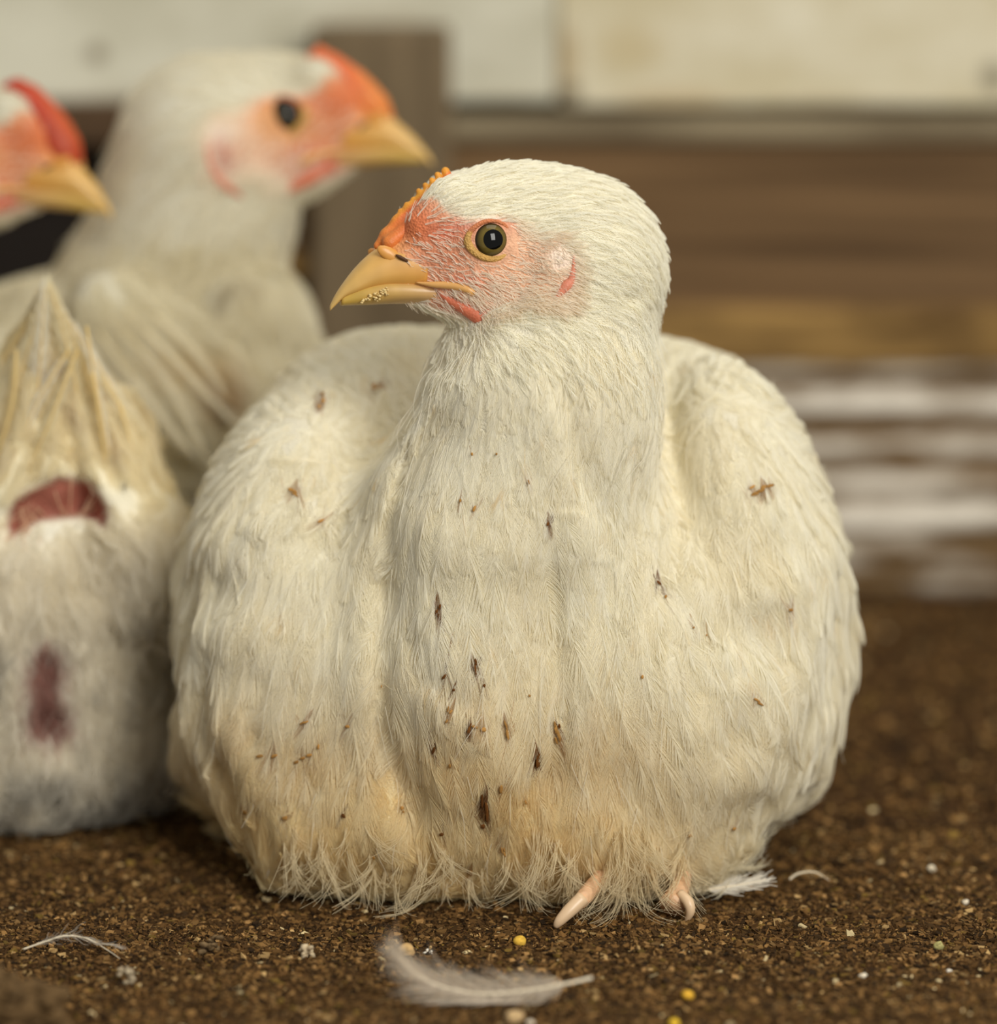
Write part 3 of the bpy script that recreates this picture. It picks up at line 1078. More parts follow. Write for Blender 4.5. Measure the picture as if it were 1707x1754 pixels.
Fc += [tuple(q + nV for q in f[::-1]) for f in Fc]
Fc += [(i_ * npv, (i_ + 1) * npv, (i_ + 1) * npv + nV, i_ * npv + nV) for i_ in range(nx - 1)]
nt = M_PAINTED.node_tree
mixn = [n_ for n_ in nt.nodes if n_.type == 'MIX'][0]
lk = mixn.inputs[0].links[0]
noise_out = lk.from_node.inputs[0].links[0].from_socket
at_ = N(nt, 'ShaderNodeAttribute', attribute_name='col')
m1 = N(nt, 'ShaderNodeMath', operation='MULTIPLY_ADD'); m1.inputs[1].default_value = 3.6; m1.inputs[2].default_value = -2.05
nt.links.new(noise_out, m1.inputs[0])
m2_ = N(nt, 'ShaderNodeMath', operation='MULTIPLY_ADD'); m2_.inputs[1].default_value = 1.25
nt.links.new(at_.outputs['Fac'], m2_.inputs[0]); nt.links.new(m1.outputs[0], m2_.inputs[2])
cl = N(nt, 'ShaderNodeClamp'); nt.links.new(m2_.outputs[0], cl.inputs[0])
nt.links.new(cl.outputs[0], mixn.inputs[0])
o = mesh_obj('baseboard_back', np.concatenate([V, Vb]), Fc, M_PAINTED, None, np.array(cc + cc), True)
fix_normals(o)
o['kind'] = 'structure'
pst = box('wooden_post', (wx(532, 0.405), 0.405, -0.012), (wx(772, 0.405), 0.431, wz(46, 0.405)), M_POST, 0.004, kind=None)
tag(pst, 'short weathered grey-brown wooden post standing against the whitewashed wall', 'post')



# ------------------------------------------------------------------ main hen
FOLDS = [   # lines where one tract of plumage laps over the next: points, depth, width, how deep into the bird
    ([(735, 730), (690, 790), (655, 900), (642, 1080), (640, 1250), (690, 1400)][::-1], 18, 50, 200),
    ([(955, 960), (962, 1100), (972, 1240), (960, 1330)], 16, 44, 200),
    ([(800, 610), (740, 680), (660, 770), (560, 830), (490, 860)], 16, 60, 420),
    ([(1130, 600), (1142, 760), (1160, 880), (1120, 1010)][::-1], 20, 50, 330),
    ([(955, 680), (985, 800), (1020, 880)][::-1], 13, 34, 120),
    ([(700, 1110), (720, 1170), (780, 1210)][::-1], 9, 40, 120),
]
def hen_main():
    base = WORLD(FR(886, 1400, 330)); base[2] = 0
    rt = root('hen', base, 'large white hen sitting in front, head turned to show one olive eye and yellow beak', 'hen')
    h = Head((838, 418), -28, -1, 0.0, 1.0)
    prims = [
        ell(886, 1120, 330, 545, 400, 430, k=60),
        ell(885, 872, 620, 470, 312, 480, k=60),
        ell(660, 815, 560, 235, 250, 300, 0, k=60),         # shoulders
        ell(1130, 815, 560, 225, 230, 300, 0, k=60),
        ell(492, 1000, 350, 182, 345, 330, -9, k=40),       # wings
        ell(1268, 1000, 340, 180, 392, 330, 9, k=40),
        ell(1130, 1190, 150, 262, 290, 235, 8, k=45),       # breast
        ell(545, 1180, 190, 205, 300, 220, -6, k=40),
        ell(812, 1110, 60, 172, 400, 226, 2, k=32),         # crop and keel
        ell(710, 1400, 165, 290, 150, 220, k=45),
        ell(1020, 1395, 165, 280, 160, 225, k=45),
        ell(392, 1280, 420, 88, 125, 160, 10, k=30),        # left flank tuft
        cone((985, 480, -10, 140), (930, 680, 20, 196), k=50),
        cone((930, 680, 20, 196), (872, 900, 60, 238), k=60),
    ] + head_prims(h)
    def disp(P):
        # soft lumps of the plumage away from the head
        m = sstep(60, -140, P[..., 1])
        n = noise3(P * np.array([1, 0.75, 1]), 62, 2) - 0.5
        n2 = noise3(P, 130, 4) - 0.5
        px = CX + P[..., 0] / (1 + P[..., 2] * S / D); py = CY - P[..., 1] / (1 + P[..., 2] * S / D)
        sidew = sstep(250, 420, np.abs(px - 886))
        o = m * ((15 + 20 * sidew) * n + 12 * n2)
        for line, dep, wd, dmax in FOLDS:
            dist = np.full(px.shape, 1e9); sd = np.zeros(px.shape)
            for i in range(len(line) - 1):
                a = np.array(line[i], float); b = np.array(line[i + 1], float); ab = b - a
                t = np.clip(((px - a[0]) * ab[0] + (py - a[1]) * ab[1]) / (ab @ ab), 0, 1)
                qx, qy = px - a[0] - t * ab[0], py - a[1] - t * ab[1]
                dd = np.hypot(qx, qy)
                near = dd < dist
                sd = np.where(near, (ab[0] * qy - ab[1] * qx) / np.linalg.norm(ab), sd)
                dist = np.where(near, dd, dist)
            fade = sstep(dmax + 60, dmax - 60, P[..., 2])
            # a step: one plumage tract laps over its neighbour
            o = o - fade * dep * np.exp(-(dist / wd) ** 2) * sstep(-20, 16, sd) \
                  + 0.35 * fade * dep * np.exp(-(((sd + 34) / 26) ** 2)) * (dist < 90)
        return o
    lo = FR(250, 1640, -260); hi = FR(1560, 220, 1150)
    lo = np.array([-640, -740, -260.]); hi = np.array([660, 640, 1150.])
    f = Field(prims, lo, hi, 9.0, disp)
    V, Q = f.surface()
    c = h.inv(V)
    u, v = canon_px(c)
    fd = poly_dist(u, v, FACE)
    ishead = (c[:, 0] > -180) & (c[:, 1] > -190)
    # finer mesh in the face
    fm = ((u < 1010) & (v < 600) & ishead)[Q].all(1)
    bm = bmesh.new()
    me0 = bpy.data.meshes.new('tmp'); me0.from_pydata(V.tolist(), [], Q.tolist()); bm.from_mesh(me0)
    bm.faces.ensure_lookup_table()
    es = {e for fi in np.where(fm)[0] for e in bm.faces[fi].edges}
    bmesh.ops.subdivide_edges(bm, edges=list(es), cuts=2, use_grid_fill=True)
    V2 = np.array([vv.co[:] for vv in bm.verts]); F2 = [[vv.index for vv in ff.verts] for ff in bm.faces]
    bm.free(); bpy.data.meshes.remove(me0)
    for _ in range(2):
        s, g = f.sample(V2); V2 = V2 - s[:, None] * g
    cc = h.inv(V2); u2, v2 = canon_px(cc)
    fd2 = poly_dist(u2, v2, FACE)
    k = (sstep(-6, 6, fd2) * (cc[:, 0] > -180) * (1 - sstep(-10, -18, cc[:, 2]) * sstep(14, 22, cc[:, 1])))[:, None]
    down = WHITE * 0.76 * np.array([1, 0.95, 0.84])
    # sparse feathers close to the chin and behind the ear let some skin through
    cols = down * (1 - k) + skin_colour(u2, v2, V2) * k
    stain = main_stain(V2)
    cols = cols * (1 - stain[:, None]) + STAIN * stain[:, None]
    mesh_obj('body', WORLD(V2), F2, M_BODY, rt, cols)
    head_parts(h, rt, field=f)

    def hsel(F):
        cc = h.inv(F)
        uu, vv = canon_px(cc)
        return ((vv < 640 + 0.0 * uu) & (F[:, 2] < 260) & (F[:, 1] > 220)).astype(float)
    sets = head_strand_sets(h, f, V, Q, hsel)
    emit('head_plumage', sets, M_FEATHER, rt)

    # body feathers
    def region(F):
        px = CX + F[:, 0] / (1 + F[:, 2] * S / D); py = CY - F[:, 1] / (1 + F[:, 2] * S / D)
        return px, py
    def sp(F):
        px, py = region(F)
        s = 17 + 13 * sstep(640, 900, py)
        s = s + 10 * sstep(0, 250, F[:, 2])
        s = np.where((py < 590) & (F[:, 2] < 260), 5000, s)
        s = np.where(F[:, 2] > 760, 5000, s)                   # far side of the back, never seen
        s = np.where(floor_h(F) < 14, 5000, s)
        return s
    P = scatter(V, Q, sp, 3.0)
    px, py = region(P)
    m = len(P)
    _, n = f.sample(P)
    dd = P[:, 2]
    t = np.zeros((m, 3))
    t[:, 1] = -1.0
    t[:, 0] = 0.42 * (px - 830) / 450 * sstep(700, 1000, py)
    neck = sstep(900, 640, py) * sstep(200, 60, dd)
    t[:, 0] += neck * (-0.55 * sstep(900, 740, px) + 0.15 * sstep(1000, 1100, px))
    back = sstep(120, 420, dd)
    up_ = sstep(0.05, 0.55, n[:, 1])[:, None] * sstep(60, 200, dd)[:, None]
    side_ = back[:, None] * (1 - up_)
    t = t * (1 - up_) + np.stack([0.30 * np.sign(px - 900), 0 * px, 1 + 0 * px], 1) * up_
    t = t + np.array([0, 0.35, 0.8]) * side_
    t += rng.normal(0, 0.13, t.shape)
    fl = sstep(150, 40, floor_h(P))
    wingm = ((np.abs(px - 886) > 330) & (dd > 60) & (py < 1230) & (py > 600))
    L = (58 + 72 * sstep(640, 950, py) + 40 * back) * rng.uniform(0.8, 1.25, m)
    W = L * (0.32 + 0.08 * back)
    tint = main_tint(P)
    allsets, wings = [], []
    for sel, wispy, lift, cup, nb in (((~wingm) & (fl < 0.25), 0.04, 0.028, 0.05, 58), (wingm, 0.02, 0.06, 0.10, 60), ((~wingm) & (fl >= 0.25), 0.22, 0.10, 0.0, 48)):
        ids = np.where(sel)[0]
        A, R, fi = feathers(f, P[ids], t[ids], L[ids], W[ids], nb, K=5, h0=1.5, lift=lift, cup=cup, jit=0.05, rad=0.46, wisp=wispy, phi0=48, phi1=10)
        C = tint[ids][fi] * (0.95 + 0.08 * rng.random((len(fi), 1)))
        st = main_stain(A[:, 2])[:, None]
        C = C * (1 - st) + STAIN * st
        C = specks(A, C)
        if sel is not wingm and not (sel == wingm).all():
            allsets.append((A, R, C))
        else:
            left = (px[ids] < 886)[fi]
            wings.append((A[left], R[left], C[left])); wings.append((A[~left], R[~left], C[~left]))
    PU = scatter(V, Q, lambda F: np.where((region(F)[1] < 600) & (F[:, 2] < 260) | (F[:, 2] > 760) | (floor_h(F) < 14), 5000.0, 23.0), 2.6)
    mu = len(PU)
    _, nu = f.sample(PU)
    tu = rng.normal(0, 1, (mu, 3)); tu[:, 1] -= 0.9; tu[:, 2] += 0.5
    Lu = rng.uniform(38, 62, mu)
    A, R, fi = feathers(f, PU, tu, Lu, Lu * 0.5, 26, K=5, h0=0.5, lift=0.03, jit=0.1, rad=0.5, wisp=0.1)
    C = main_tint(PU)[fi] * (0.95 + 0.08 * rng.random((len(fi), 1)))
    st = main_stain(A[:, 2])[:, None]
    allsets.append((A, R, C * (1 - st) + STAIN * st))
    # loose hair-like filoplumes over the breast
    ids = rng.choice(np.where(dd < 250)[0], 260)
    B = P[ids]; _, n = f.sample(B)
    tt = unit(t[ids] + rng.normal(0, 0.25, (260, 3)))
    kap = np.linspace(0, 1, 6)
    Lf = rng.uniform(50, 120, 260)
    G = B[:, None] + tt[:, None] * (Lf[:, None] * kap)[..., None]
    s, g = f.sample(G); G = G + g * ((9 + 5 * kap)[None] - s)[..., None]
    allsets.append((G, 0.55 * np.linspace(1, .5, 6)[None] * np.ones((260, 1)), np.ones((260, 3)) * srgb(244, 238, 220)))
    s5 = [x for x in allsets]
    K = 5
    plum = [x for x in s5 if x[0].shape[1] == 5]
    emit('plumage', plum, M_FEATHER, rt)
    emit('filoplumes', [x for x in s5 if x[0].shape[1] == 6], M_FEATHER, rt)
    for w in wings:
        emit('wing', [w], M_FEATHER, rt)
    # skirt of wispy down touching the litter
    cand = scatter(V, Q, lambda F: np.where((floor_h(F) > 6) & (floor_h(F) < 75) & (F[:, 2] < 560), 19.0, 5000.0), 3.0)
    _, n = f.sample(cand)
    m = len(cand)
    t = np.stack([0.25 * rng.normal(0, 1, m) + n[:, 0] * 0.6, -np.ones(m) * 0.9, n[:, 2] * 0.5 + rng.normal(0, 0.2, m)], 1)
    L = rng.uniform(40, 125, m)
    L = np.minimum(L, floor_h(cand) * 1.3 + 44)
    A, R, fi = feathers(f, cand, t, L, L * 0.42, 24, K=5, h0=2, lift=0.10, stick=0.35, wisp=0.30, jit=0.12, rad=0.62)
    hh = floor_h(A)
    A[..., 1] += np.maximum(0, 5 - hh)                           # never below the litter
    C = main_tint(cand)[fi] * (0.92 + 0.1 * rng.random((len(fi), 1)))
    st = main_stain(A[:, 2])[:, None]
    C = C * (1 - st) + STAIN * st
    # long wisps falling over the toes
    nc, ns = 150, 7
    cxp = np.concatenate([rng.uniform(905, 1085, 64), rng.uniform(1085, 1190, 22), rng.uniform(470, 900, 64)])
    q0 = FR_arr(np.stack([cxp, rng.uniform(1400, 1510, nc), np.full(nc, -10.0)], 1))
    for _ in range(3):
        sv_, g_ = f.sample(q0); q0 = q0 - g_ * sv_[:, None]
    kap = np.linspace(0, 1, 5)
    dirx = rng.normal(0, 1, nc)
    Lw = rng.uniform(30, 95, nc)
    end = q0 + np.stack([dirx * 0.55 * Lw, -0.85 * Lw, -np.where((cxp > 930), rng.uniform(0.5, 1.25, nc), rng.uniform(0.1, 0.7, nc)) * Lw], 1)
    mid = q0 + np.stack([dirx * 0.10 * Lw, -0.55 * Lw, -np.where((cxp > 930), rng.uniform(0.4, 0.7, nc), rng.uniform(0.15, 0.35, nc)) * Lw], 1)
    ro = np.repeat(np.arange(nc), ns)
    e2 = end[ro] + rng.normal(0, 10, (nc * ns, 3)); m2 = mid[ro] + rng.normal(0, 4, (nc * ns, 3)); s2 = q0[ro] + rng.normal(0, 4, (nc * ns, 3)) - np.array([0, 0, 0])
    k3 = kap[None, :, None]
    W_ = s2[:, None] * (1 - k3) ** 2 + 2 * m2[:, None] * k3 * (1 - k3) + e2[:, None] * k3 ** 2
    W_[..., 1] += np.maximum(0, 5 - floor_h(W_))
    wc = (WHITE * 0.35 + STAIN * 0.65) * (0.9 + 0.14 * rng.random((nc * ns, 1)))
    emit('belly_fringe', [(A, R, C), (W_, 0.42 * np.linspace(1, .5, 5)[None] * np.ones((nc * ns, 1)), wc)], M_FEATHER, rt)
    return rt, h, f

STAIN = srgb(236, 214, 160)
def main_tint(P):
    px = CX + P[..., 0] / (1 + P[..., 2] * S / D); py = CY - P[..., 1] / (1 + P[..., 2] * S / D)
    cream = srgb(243, 233, 202)
    k = 0.25 + 0.75 * sstep(900, 1450, py) * (0.5 + 0.5 * sstep(1200, 800, px))
    k = np.clip(k + 0.6 * (fbm3(P, 90, 21) - 0.5), 0, 1)[..., None]
    lowk = (0.75 * sstep(1180, 1440, py) * sstep(1420, 900, px))[..., None]
    return (WHITE * (1 - k) + cream * k) * (1 - lowk) + srgb(238, 222, 176) * lowk

def main_stain(P):
    px = CX + P[..., 0] / (1 + P[..., 2] * S / D); py = CY - P[..., 1] / (1 + P[..., 2] * S / D)
    low = sstep(1120, 1420, py) * sstep(1330, 850, px)
    n = fbm3(P, 75, 31)
    n2 = fbm3(P, 26, 33)
    s = low * sstep(0.40, 0.74, n) * 0.6 + 0.35 * low
    s = s + 0.5 * sstep(0.70, 0.85, n2) * sstep(520, 700, py)
    s = s * (py > 600)
    return np.clip(s, 0, 0.85)

SPECKS = [  # picture x, y, half width, half height, tilt, strength
    (752, 1048, 5, 14, 14, .95), (938, 898, 4, 9, 8, .9), (815, 1148, 5, 20, -8, .8), (760, 1160, 4, 12, 24, .8), (777, 1182, 3, 4, 0, .9), (829, 1175, 3, 6, 15, .8),
    (768, 1222, 5, 14, 24, .7), (803, 1252, 5, 18, 8, .85), (822, 1254, 12, 10, 30, .5), (868, 1252, 6, 22, -10, .7), (955, 1262, 7, 24, -12, .7), (958, 1244, 4, 6, 0, .9),
    (920, 1305, 7, 20, 6, 1.), (742, 1286, 4, 11, 8, .8), (770, 1313, 4, 10, 4, .5), (831, 1388, 6, 30, -4, .9), (858, 1352, 5, 10, 14, .7), (827, 1416, 5, 10, -20, .8),
    (756, 1430, 6, 6, 35, .8), (692, 1392, 6, 10, -24, .55), (860, 1448, 4, 18, -12, .6), (900, 1375, 3, 8, 0, .6), (907, 1192, 3, 4, 0, .7), (653, 1176, 2, 5, 0, .7),
    (500, 840, 20, 7, 38, .6), (550, 892, 10, 5, -30, .5), (645, 665, 16, 7, -45, .5), (548, 690, 8, 16, 15, .5), (595, 1245, 6, 5, 0, .5), (520, 1237, 14, 5, -30, .6),
    (462, 1298, 18, 8, -25, .5), (520, 1300, 16, 8, -20, .5), (418, 1392, 7, 8, 0, .7), (488, 1402, 8, 6, -45, .6), (588, 1398, 4, 6, -30, .8), (545, 1280, 4, 10, 10, .5),
    (1128, 998, 9, 5, 40, .8), (1140, 1022, 3, 5, 20, .7), (1188, 1075, 3, 3, 0, .7), (1210, 1088, 3, 3, 0, .6), (1300, 840, 20, 9, -18, .65), (1300, 1204, 14, 5, 35, .7),
    (1258, 1420, 5, 8, 30, .6), (1182, 1432, 4, 5, 30, .5), (1355, 1045, 6, 6, 0, .6), (1245, 1530, 4, 6, 0, .4), (808, 778, 3, 4, 0, .5), (850, 778, 2.5, 4, 8, .7),
    (788, 858, 3, 6, 0, .7), (812, 872, 4, 9, 18, .35), (905, 826, 3, 7, -10, .4), (806, 1495, 5, 8, 0, .7), (640, 1470, 4, 7, 0, .5), (1100, 1160, 4, 8, -10, .3)]
def specks(A, C):
    M_ = A[:, 2]
    px = CX + M_[:, 0] / (1 + M_[:, 2] * S / D); py = CY - M_[:, 1] / (1 + M_[:, 2] * S / D)
    C = C.copy()
    r = np.random.default_rng(3)
    for (x, y, a, b, tl, st) in SPECKS:
        c, s = math.cos(math.radians(tl)), math.sin(math.radians(tl))
        dx, dy = px - x, py - y
        q = ((dx * c + dy * s) / (a * 1.15)) ** 2 + ((-dx * s + dy * c) / (b * 1.1)) ** 2
        w = (st * sstep(1.25, 0.6, q * r.uniform(0.7, 1.35, len(q))) * (M_[:, 2] < 480))[:, None]
        dk = srgb(128, 80, 34) if st > 0.75 else srgb(172, 126, 66)
        C = C * (1 - w) + dk * w
    return C

hen_root, hen_head, hen_field = hen_main()

# ------------------------------------------------------------------ the other hens
def floor_d(py):
    """depth at which the picture row py meets the floor"""
    t = -CAM[2] / (FW[2] + UP[2] * (CY - py) / FPX)
    return (t - D) / S

def pic(F):
    k = 1 + F[..., 2] * S / D
    return CX + F[..., 0] / k, CY - F[..., 1] / k

def hen_back(name_label, base_px, head, prims, lo, hi, flow, comb, sel_y, tintf, hlabel_fine=0.55, spacing=30.0, wing_sel=None, dmax=1e9):
    base = WORLD(FR(*base_px)); base[2] = 0
    rt = root('hen', base, name_label, 'hen')
    def disp(P):
        _, py = pic(P)
        return sstep(sel_y - 20, sel_y + 120, py) * (26 * (noise3(P, 95, 12) - 0.5))
    f = Field(prims, lo, hi, 13.0, disp)
    V, Q = f.surface()
    c = head.inv(V); u, v = canon_px(c)
    fd = poly_dist(u, v, FACE)
    k = (sstep(-9, 9, fd) * (c[:, 0] > -190) * (c[:, 1] > -160))[:, None]
    cols = tintf(V) * 0.78 * (1 - k) + skin_colour(u, v, V, True) * k
    fast_mesh('body', WORLD(V), Q, M_BODY, rt, cols, True)
    head_parts(head, rt, comb=comb, detail=False, eye_dark=True, field=f)
    def hsel(F):
        _, py = pic(F)
        return (py < sel_y).astype(float)
    sets = head_strand_sets(head, f, V, Q, hsel, fine=hlabel_fine)
    emit('head_plumage', sets, M_FEATHER, rt)
    P = scatter(V, Q, lambda F: np.where((pic(F)[1] < sel_y - 25) | (floor_h(F) < 20) | (F[:, 2] > dmax), 5000.0, spacing), 2.6)
    m = len(P)
    t = flow(P) + rng.normal(0, 0.12, (m, 3))
    L = rng.uniform(100, 150, m)
    A, R, fi = feathers(f, P, t, L, L * 0.36, 24, K=4, h0=2.0, lift=0.07, cup=0.08, jit=0.06, rad=1.1)
    C = tintf(A[:, 2]) * (0.94 + 0.08 * rng.random((len(fi), 1)))
    if wing_sel is not None:
        w = wing_sel(P)[fi]
        emit('wing', [(A[w], R[w], C[w])], M_FEATHER, rt)
        A, R, C = A[~w], R[~w], C[~w]
    emit('plumage', [(A, R, C)], M_FEATHER, rt)
    return rt, f

def soft_tint(spots=()):
    def fn(P):
        px, py = pic(P)
        k = np.clip(0.25 + 0.9 * (fbm3(P, 150, 41) - 0.5), 0, 1)[..., None]
        c = srgb(242, 236, 214) * (1 - k) + srgb(228, 218, 184) * k
        for x, y, rx, ry, col, a in spots:
            w = (a * np.exp(-(((px - x) / rx) ** 2 + ((py - y) / ry) ** 2)))[..., None]
            c = c * (1 - w) + col * w
        return c
    return fn

# hen behind, looking right
D2 = 1150.0
h2 = Head((490, 210), D2, 1, -5.8, 0.90)
p2 = [
    ell(235, 740, 1440, 310, 280, 380, k=60),
    ell(400, 690, 1250, 160, 190, 260, k=60),
    ell(262, 625, 1010, 92, 185, 75, 36, k=14),
    ell(90, 660, 1290, 195, 180, 190, k=40),
    ell(400, 560, 1180, 135, 110, 160, k=50),
    cone((365, 262, D2 + 10, 168), (332, 370, 1200, 166), k=40),
    cone((335, 370, 1200, 156), (285, 500, 1250, 185), k=45),
] + head_prims(h2)
def flow2(P):
    px, py = pic(P)
    t = np.zeros(P.shape)
    t[:, 0] = 0.55 * sstep(430, 520, py) - 0.1
    t[:, 1] = -1
    return t
hen_back('white hen behind the tail-up hen, red-faced head in profile looking right with dark eye', (235, 900, 1330), h2, p2,
         np.array([-1200, -720, 800.]), np.array([-180, 1010, 1950.]), flow2, 1.95, 430,
         soft_tint([(385, 685, 34, 40, srgb(186, 140, 66), 0.75), (385, 712, 12, 14, srgb(92, 72, 44), 0.8), (380, 515, 22, 22, srgb(150, 132, 96), 0.6), (430, 500, 30, 18, srgb(190, 172, 130), 0.4), (330, 640, 70, 30, srgb(222, 196, 130), 0.6)]),
         wing_sel=lambda P: (np.abs((pic(P)[0] - 262) * 0.81 - (pic(P)[1] - 625) * -0.59 * -1) < 90) & (P[:, 2] < 1060), dmax=1650)

# hen at the left edge of the picture
D3 = 1060.0
h3 = Head((-42, 256), D3, 1, 3.7, 0.91)
p3 = [
    ell(-560, 860, 1500, 250, 300, 250, k=60),
    cone((-150, 300, D3 + 20, 124), (-300, 480, 1250, 150), k=60),
    cone((-300, 480, 1250, 150), (-450, 680, 1420, 185), k=60),
] + head_prims(h3)
def flow3(P):
    t = np.zeros(P.shape); t[:, 1] = -1; t[:, 0] = -0.4
    return t
hen_back('white hen cut off at the far left edge, only red comb and yellow beak showing', (-560, 1000, 1500), h3, p3,
         np.array([-2200, -800, 800.]), np.array([-500, 1080, 1950.]), flow3, 2.3, 470, soft_tint(), hlabel_fine=0.5, spacing=44.0, dmax=2200)

# ------------------------------------------------------------------ free feathers (tails, fallen feathers)
def free_feather(path, width, normal, nb=70, K=5, rad=0.5, wisp=0.12, phi0=58, phi1=18, prof=None, col=None, bare=0.12, curl=0.15, cup=0.0):
    """path (n,3) frame points from quill to tip; returns barb strands and the quill tube path"""
    path = interp_rows(path, 40)
    seg = np.concatenate([[0], np.cumsum(np.linalg.norm(np.diff(path, axis=0), axis=1))])
    Lt = seg[-1]
    tau = np.linspace(bare, 1.0, nb)
    def at(tq):
        return np.stack([np.interp(tq * Lt, seg, path[:, i]) for i in range(3)], -1)
    normal = unit(np.asarray(normal, float))
    out = []
    for sg in (1, -1):
        tj = np.clip(tau + rng.normal(0, 0.006, nb), bare, 1)
        p = at(tj); t = unit(at(np.minimum(tj + 0.02, 1)) - at(tj - 0.02))
        b = unit(np.cross(np.broadcast_to(normal, t.shape), t)) * sg
        n = np.cross(t, b) * sg
        pr = (np.sin(np.pi * np.clip(((tj - bare) / (1 - bare)) * 0.82 + 0.10, 0, 1)) ** 0.6) if prof is None else prof(tj)
        lb = width * pr * (1 + rng.normal(0, 0.10, nb))
        phi = np.radians(phi0 + (phi1 - phi0) * tj + rng.normal(0, 4, nb))
        k = np.linspace(0, 1, K)
        P = p[:, None] + (t * np.cos(phi)[:, None] + b * np.sin(phi)[:, None])[:, None] * (lb[:, None] * k)[..., None] \
            + t[:, None] * (lb[:, None] * curl * k ** 2)[..., None] - n[:, None] * (cup * lb[:, None] * k ** 2)[..., None]
        P += (rng.normal(0, 1, (nb, 1, 3)) * (wisp * lb)[:, None, None]) * (k ** 1.7)[None, :, None] \
            + rng.normal(0, 0.25 * wisp, (nb, K, 3)) * (lb[:, None] * k)[..., None] * 0.6
        out.append(P)
    P = np.concatenate(out)
    R = rad * np.linspace(1, 0.4, K)[None] * np.ones((len(P), 1))
    C = np.ones((len(P), 3)) * (WHITE if col is None else col) * (0.93 + 0.09 * rng.random((len(P), 1)))
    return P, R, C, path

